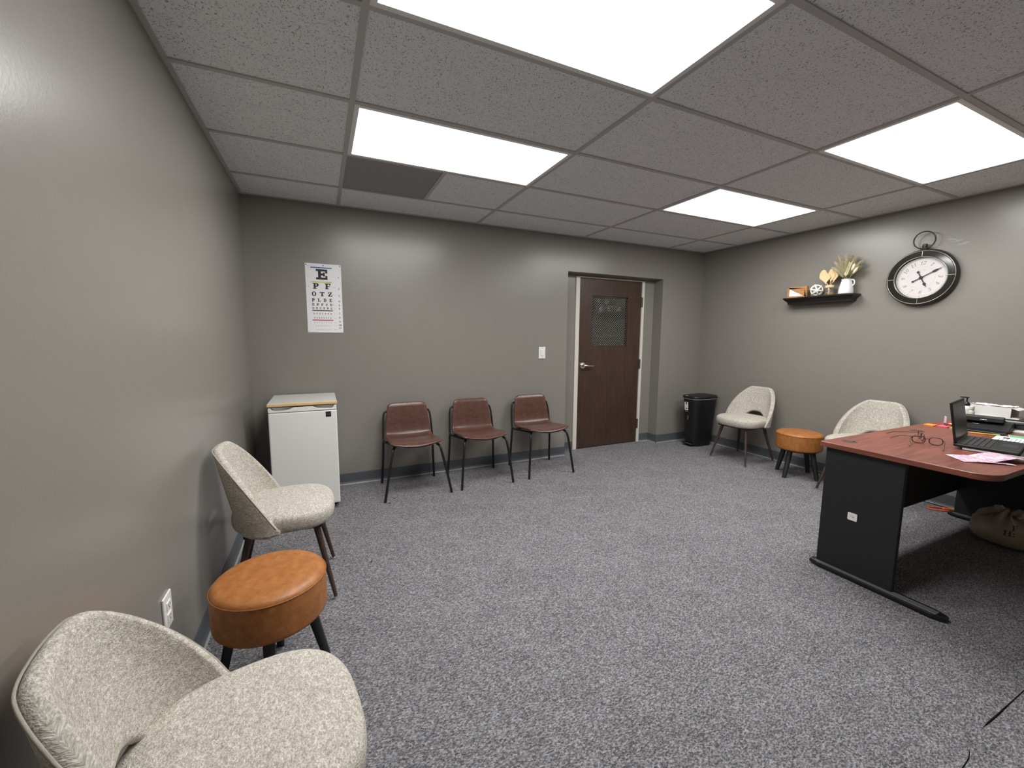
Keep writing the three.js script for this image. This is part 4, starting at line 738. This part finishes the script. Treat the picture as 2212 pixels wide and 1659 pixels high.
  // a wheat ear and two long seed pods among the plumes
  const ear = []; for (let i = 0; i < 9; i++) for (const s of [-1, 1]) ear.push(new THREE.SphereGeometry(0.0075, 10, 8).scale(0.6, 1.7, 0.5).rotateZ(-s * 0.55).translate(0.012 + i * 0.0035 + s * 0.0075, 0.17 + i * 0.0125, 0.045));
  part('wheat_ear', ear, olive, bq, 'olive wheat ear');
  for (const [x, y, r] of [[0.055, 0.23, -0.3], [0.075, 0.2, -0.55]]) part('seed_pod', lathe([[0.0005, -0.035], [0.009, -0.02], [0.013, 0], [0.01, 0.02], [0.0005, 0.035]], 16).rotateZ(r).translate(x, y, 0.03), pale, bq);
}

// ---------------------------------------------------------------- clock
{
  const c = thing('wall_clock', 'round pocket watch style wall clock with dark glass rim', 'clock', [WR, 1.812, 2.14], -Math.PI / 2);
  const R = 0.212, ri = 0.161, z = 0.056;
  const ringGeo = (pts) => lathe(pts, 96).rotateX(Math.PI / 2);   // profile [radius, distance from the wall]
  part('case', ringGeo([[R - 0.02, 0.001], [R - 0.004, 0.003], [R + 0.009, 0.014], [R + 0.0115, 0.024], [R + 0.009, 0.036], [R + 0.002, z - 0.005], [R - 0.004, z - 0.003], [R - 0.012, z - 0.006], [ri + 0.004, z - 0.008], [ri - 0.002, 0.026], [0, 0.026], [0, 0.001]]), M.clockEdge, c);
  for (let q = 0; q < 4; q++) {
    const s = new THREE.Shape(), a0 = q * Math.PI / 2 + 0.012, a1 = (q + 1) * Math.PI / 2 - 0.012; s.absarc(0, 0, R - 0.008, a0, a1, false); s.absarc(0, 0, ri + 0.006, a1, a0, true); s.closePath();
    part('rim_panel', extrude(s, 0.006, 0.0015, 1, 40).translate(0, 0, z - 0.005), M.clockGlass, c, 'dark mirrored glass rim segment');
    part('rim_divider', box(R - ri - 0.012, 0.003, 0.006, (R + ri) / 2, 0, z - 0.003).rotateZ(q * Math.PI / 2), M.silver, c, 'thin silver divider');
  }
  part('outer_trim', new THREE.TorusGeometry(R - 0.004, 0.0023, 10, 120).translate(0, 0, z - 0.001), M.silver, c, 'thin silver trim ring');
  part('inner_trim', new THREE.TorusGeometry(ri + 0.002, 0.0024, 10, 110).translate(0, 0, z - 0.001), M.silver, c, 'thin silver trim ring');
  const face = canvasTex(768, 768, (x, W) => {
    x.fillStyle = '#d3cecd'; x.fillRect(0, 0, W, W); x.translate(W / 2, W / 2); const k = W / 2;
    x.strokeStyle = '#b7b0ab'; x.lineWidth = 4; for (const r of [0.9, 0.95]) { x.beginPath(); x.arc(0, 0, r * k, 0, 7); x.stroke(); }
    x.lineWidth = 3; x.beginPath(); x.arc(0, 0, 0.53 * k, 0, 7); x.stroke();
    for (let i = 0; i < 60; i++) { const a = i * Math.PI / 30; x.lineWidth = i % 5 ? 2 : 7; x.strokeStyle = i % 5 ? '#b7b0ab' : '#8d8783'; x.beginPath(); x.moveTo(Math.sin(a) * 0.9 * k, -Math.cos(a) * 0.9 * k); x.lineTo(Math.sin(a) * (i % 5 ? 0.95 : 0.97) * k, -Math.cos(a) * (i % 5 ? 0.95 : 0.97) * k); x.stroke(); }
    x.fillStyle = '#6f6a67'; x.textAlign = 'center'; x.textBaseline = 'middle'; x.font = 'italic 84px serif';
    for (let i = 1; i <= 12; i++) { const a = i * Math.PI / 6; x.save(); x.translate(Math.sin(a) * 0.72 * k, -Math.cos(a) * 0.72 * k); const up = i > 3 && i < 9 ? a + Math.PI : a; x.rotate(up); x.fillText(String(i), 0, 0); x.restore(); }
    x.fillStyle = '#c9b4b4'; x.font = 'bold 52px serif'; x.fillText('FCW', 0, -0.37 * k); x.fillRect(-30, -0.26 * k, 60, 5);
  });
  part('dial', new THREE.CircleGeometry(ri - 0.001, 96).translate(0, 0, 0.0275), std({ map: face, roughness: 0.5 }), c, 'white dial with grey numerals');
  const hand = (len, tail, w) => { const s = new THREE.Shape(); s.moveTo(-w * 0.35, 0); s.lineTo(-w * 0.3, len * 0.5); s.quadraticCurveTo(-w * 1.5, len * 0.62, -w * 0.25, len * 0.8); s.lineTo(0, len); s.lineTo(w * 0.25, len * 0.8); s.quadraticCurveTo(w * 1.5, len * 0.62, w * 0.3, len * 0.5); s.lineTo(w * 0.35, 0); s.lineTo(w * 0.3, -tail); s.lineTo(-w * 0.3, -tail); s.closePath(); return merge([extrude(s, 0.0015), new THREE.CylinderGeometry(w * 0.85, w * 0.85, 0.0015, 20).rotateX(Math.PI / 2).translate(0, -tail, 0.0008)]); };
  part('minute_hand', hand(0.145, 0.055, 0.0085).rotateZ(-61 * Math.PI / 180).translate(0, 0, 0.0345), M.black, c, 'black minute hand');
  part('hour_hand', hand(0.09, 0.05, 0.0105).rotateZ(-155 * Math.PI / 180).translate(0, 0, 0.0315), M.black, c, 'black hour hand');
  part('hand_hub', new THREE.CylinderGeometry(0.012, 0.012, 0.009, 24).rotateX(Math.PI / 2).translate(0, 0, 0.0325), M.black, c);
  part('crown', [lathe([[0, 0.0], [0.03, 0.0], [0.028, 0.008], [0.014, 0.014], [0.012, 0.026], [0.016, 0.03], [0.016, 0.048], [0.013, 0.053], [0, 0.054]], 28).translate(0, R - 0.002, 0.026), bar([-0.026, R + 0.018, 0.026], [0.026, R + 0.018, 0.026], 0.006)], M.clockEdge, c, 'dark crown stem');
  part('hanging_loop', new THREE.TorusGeometry(0.066, 0.0045, 12, 80).translate(0, 0.066, 0).rotateX(0.16).translate(0, R + 0.014, 0.034), M.clockEdge, c, 'dark metal hanging loop');
}

shadows(scene);
renderer.render(scene, camera);
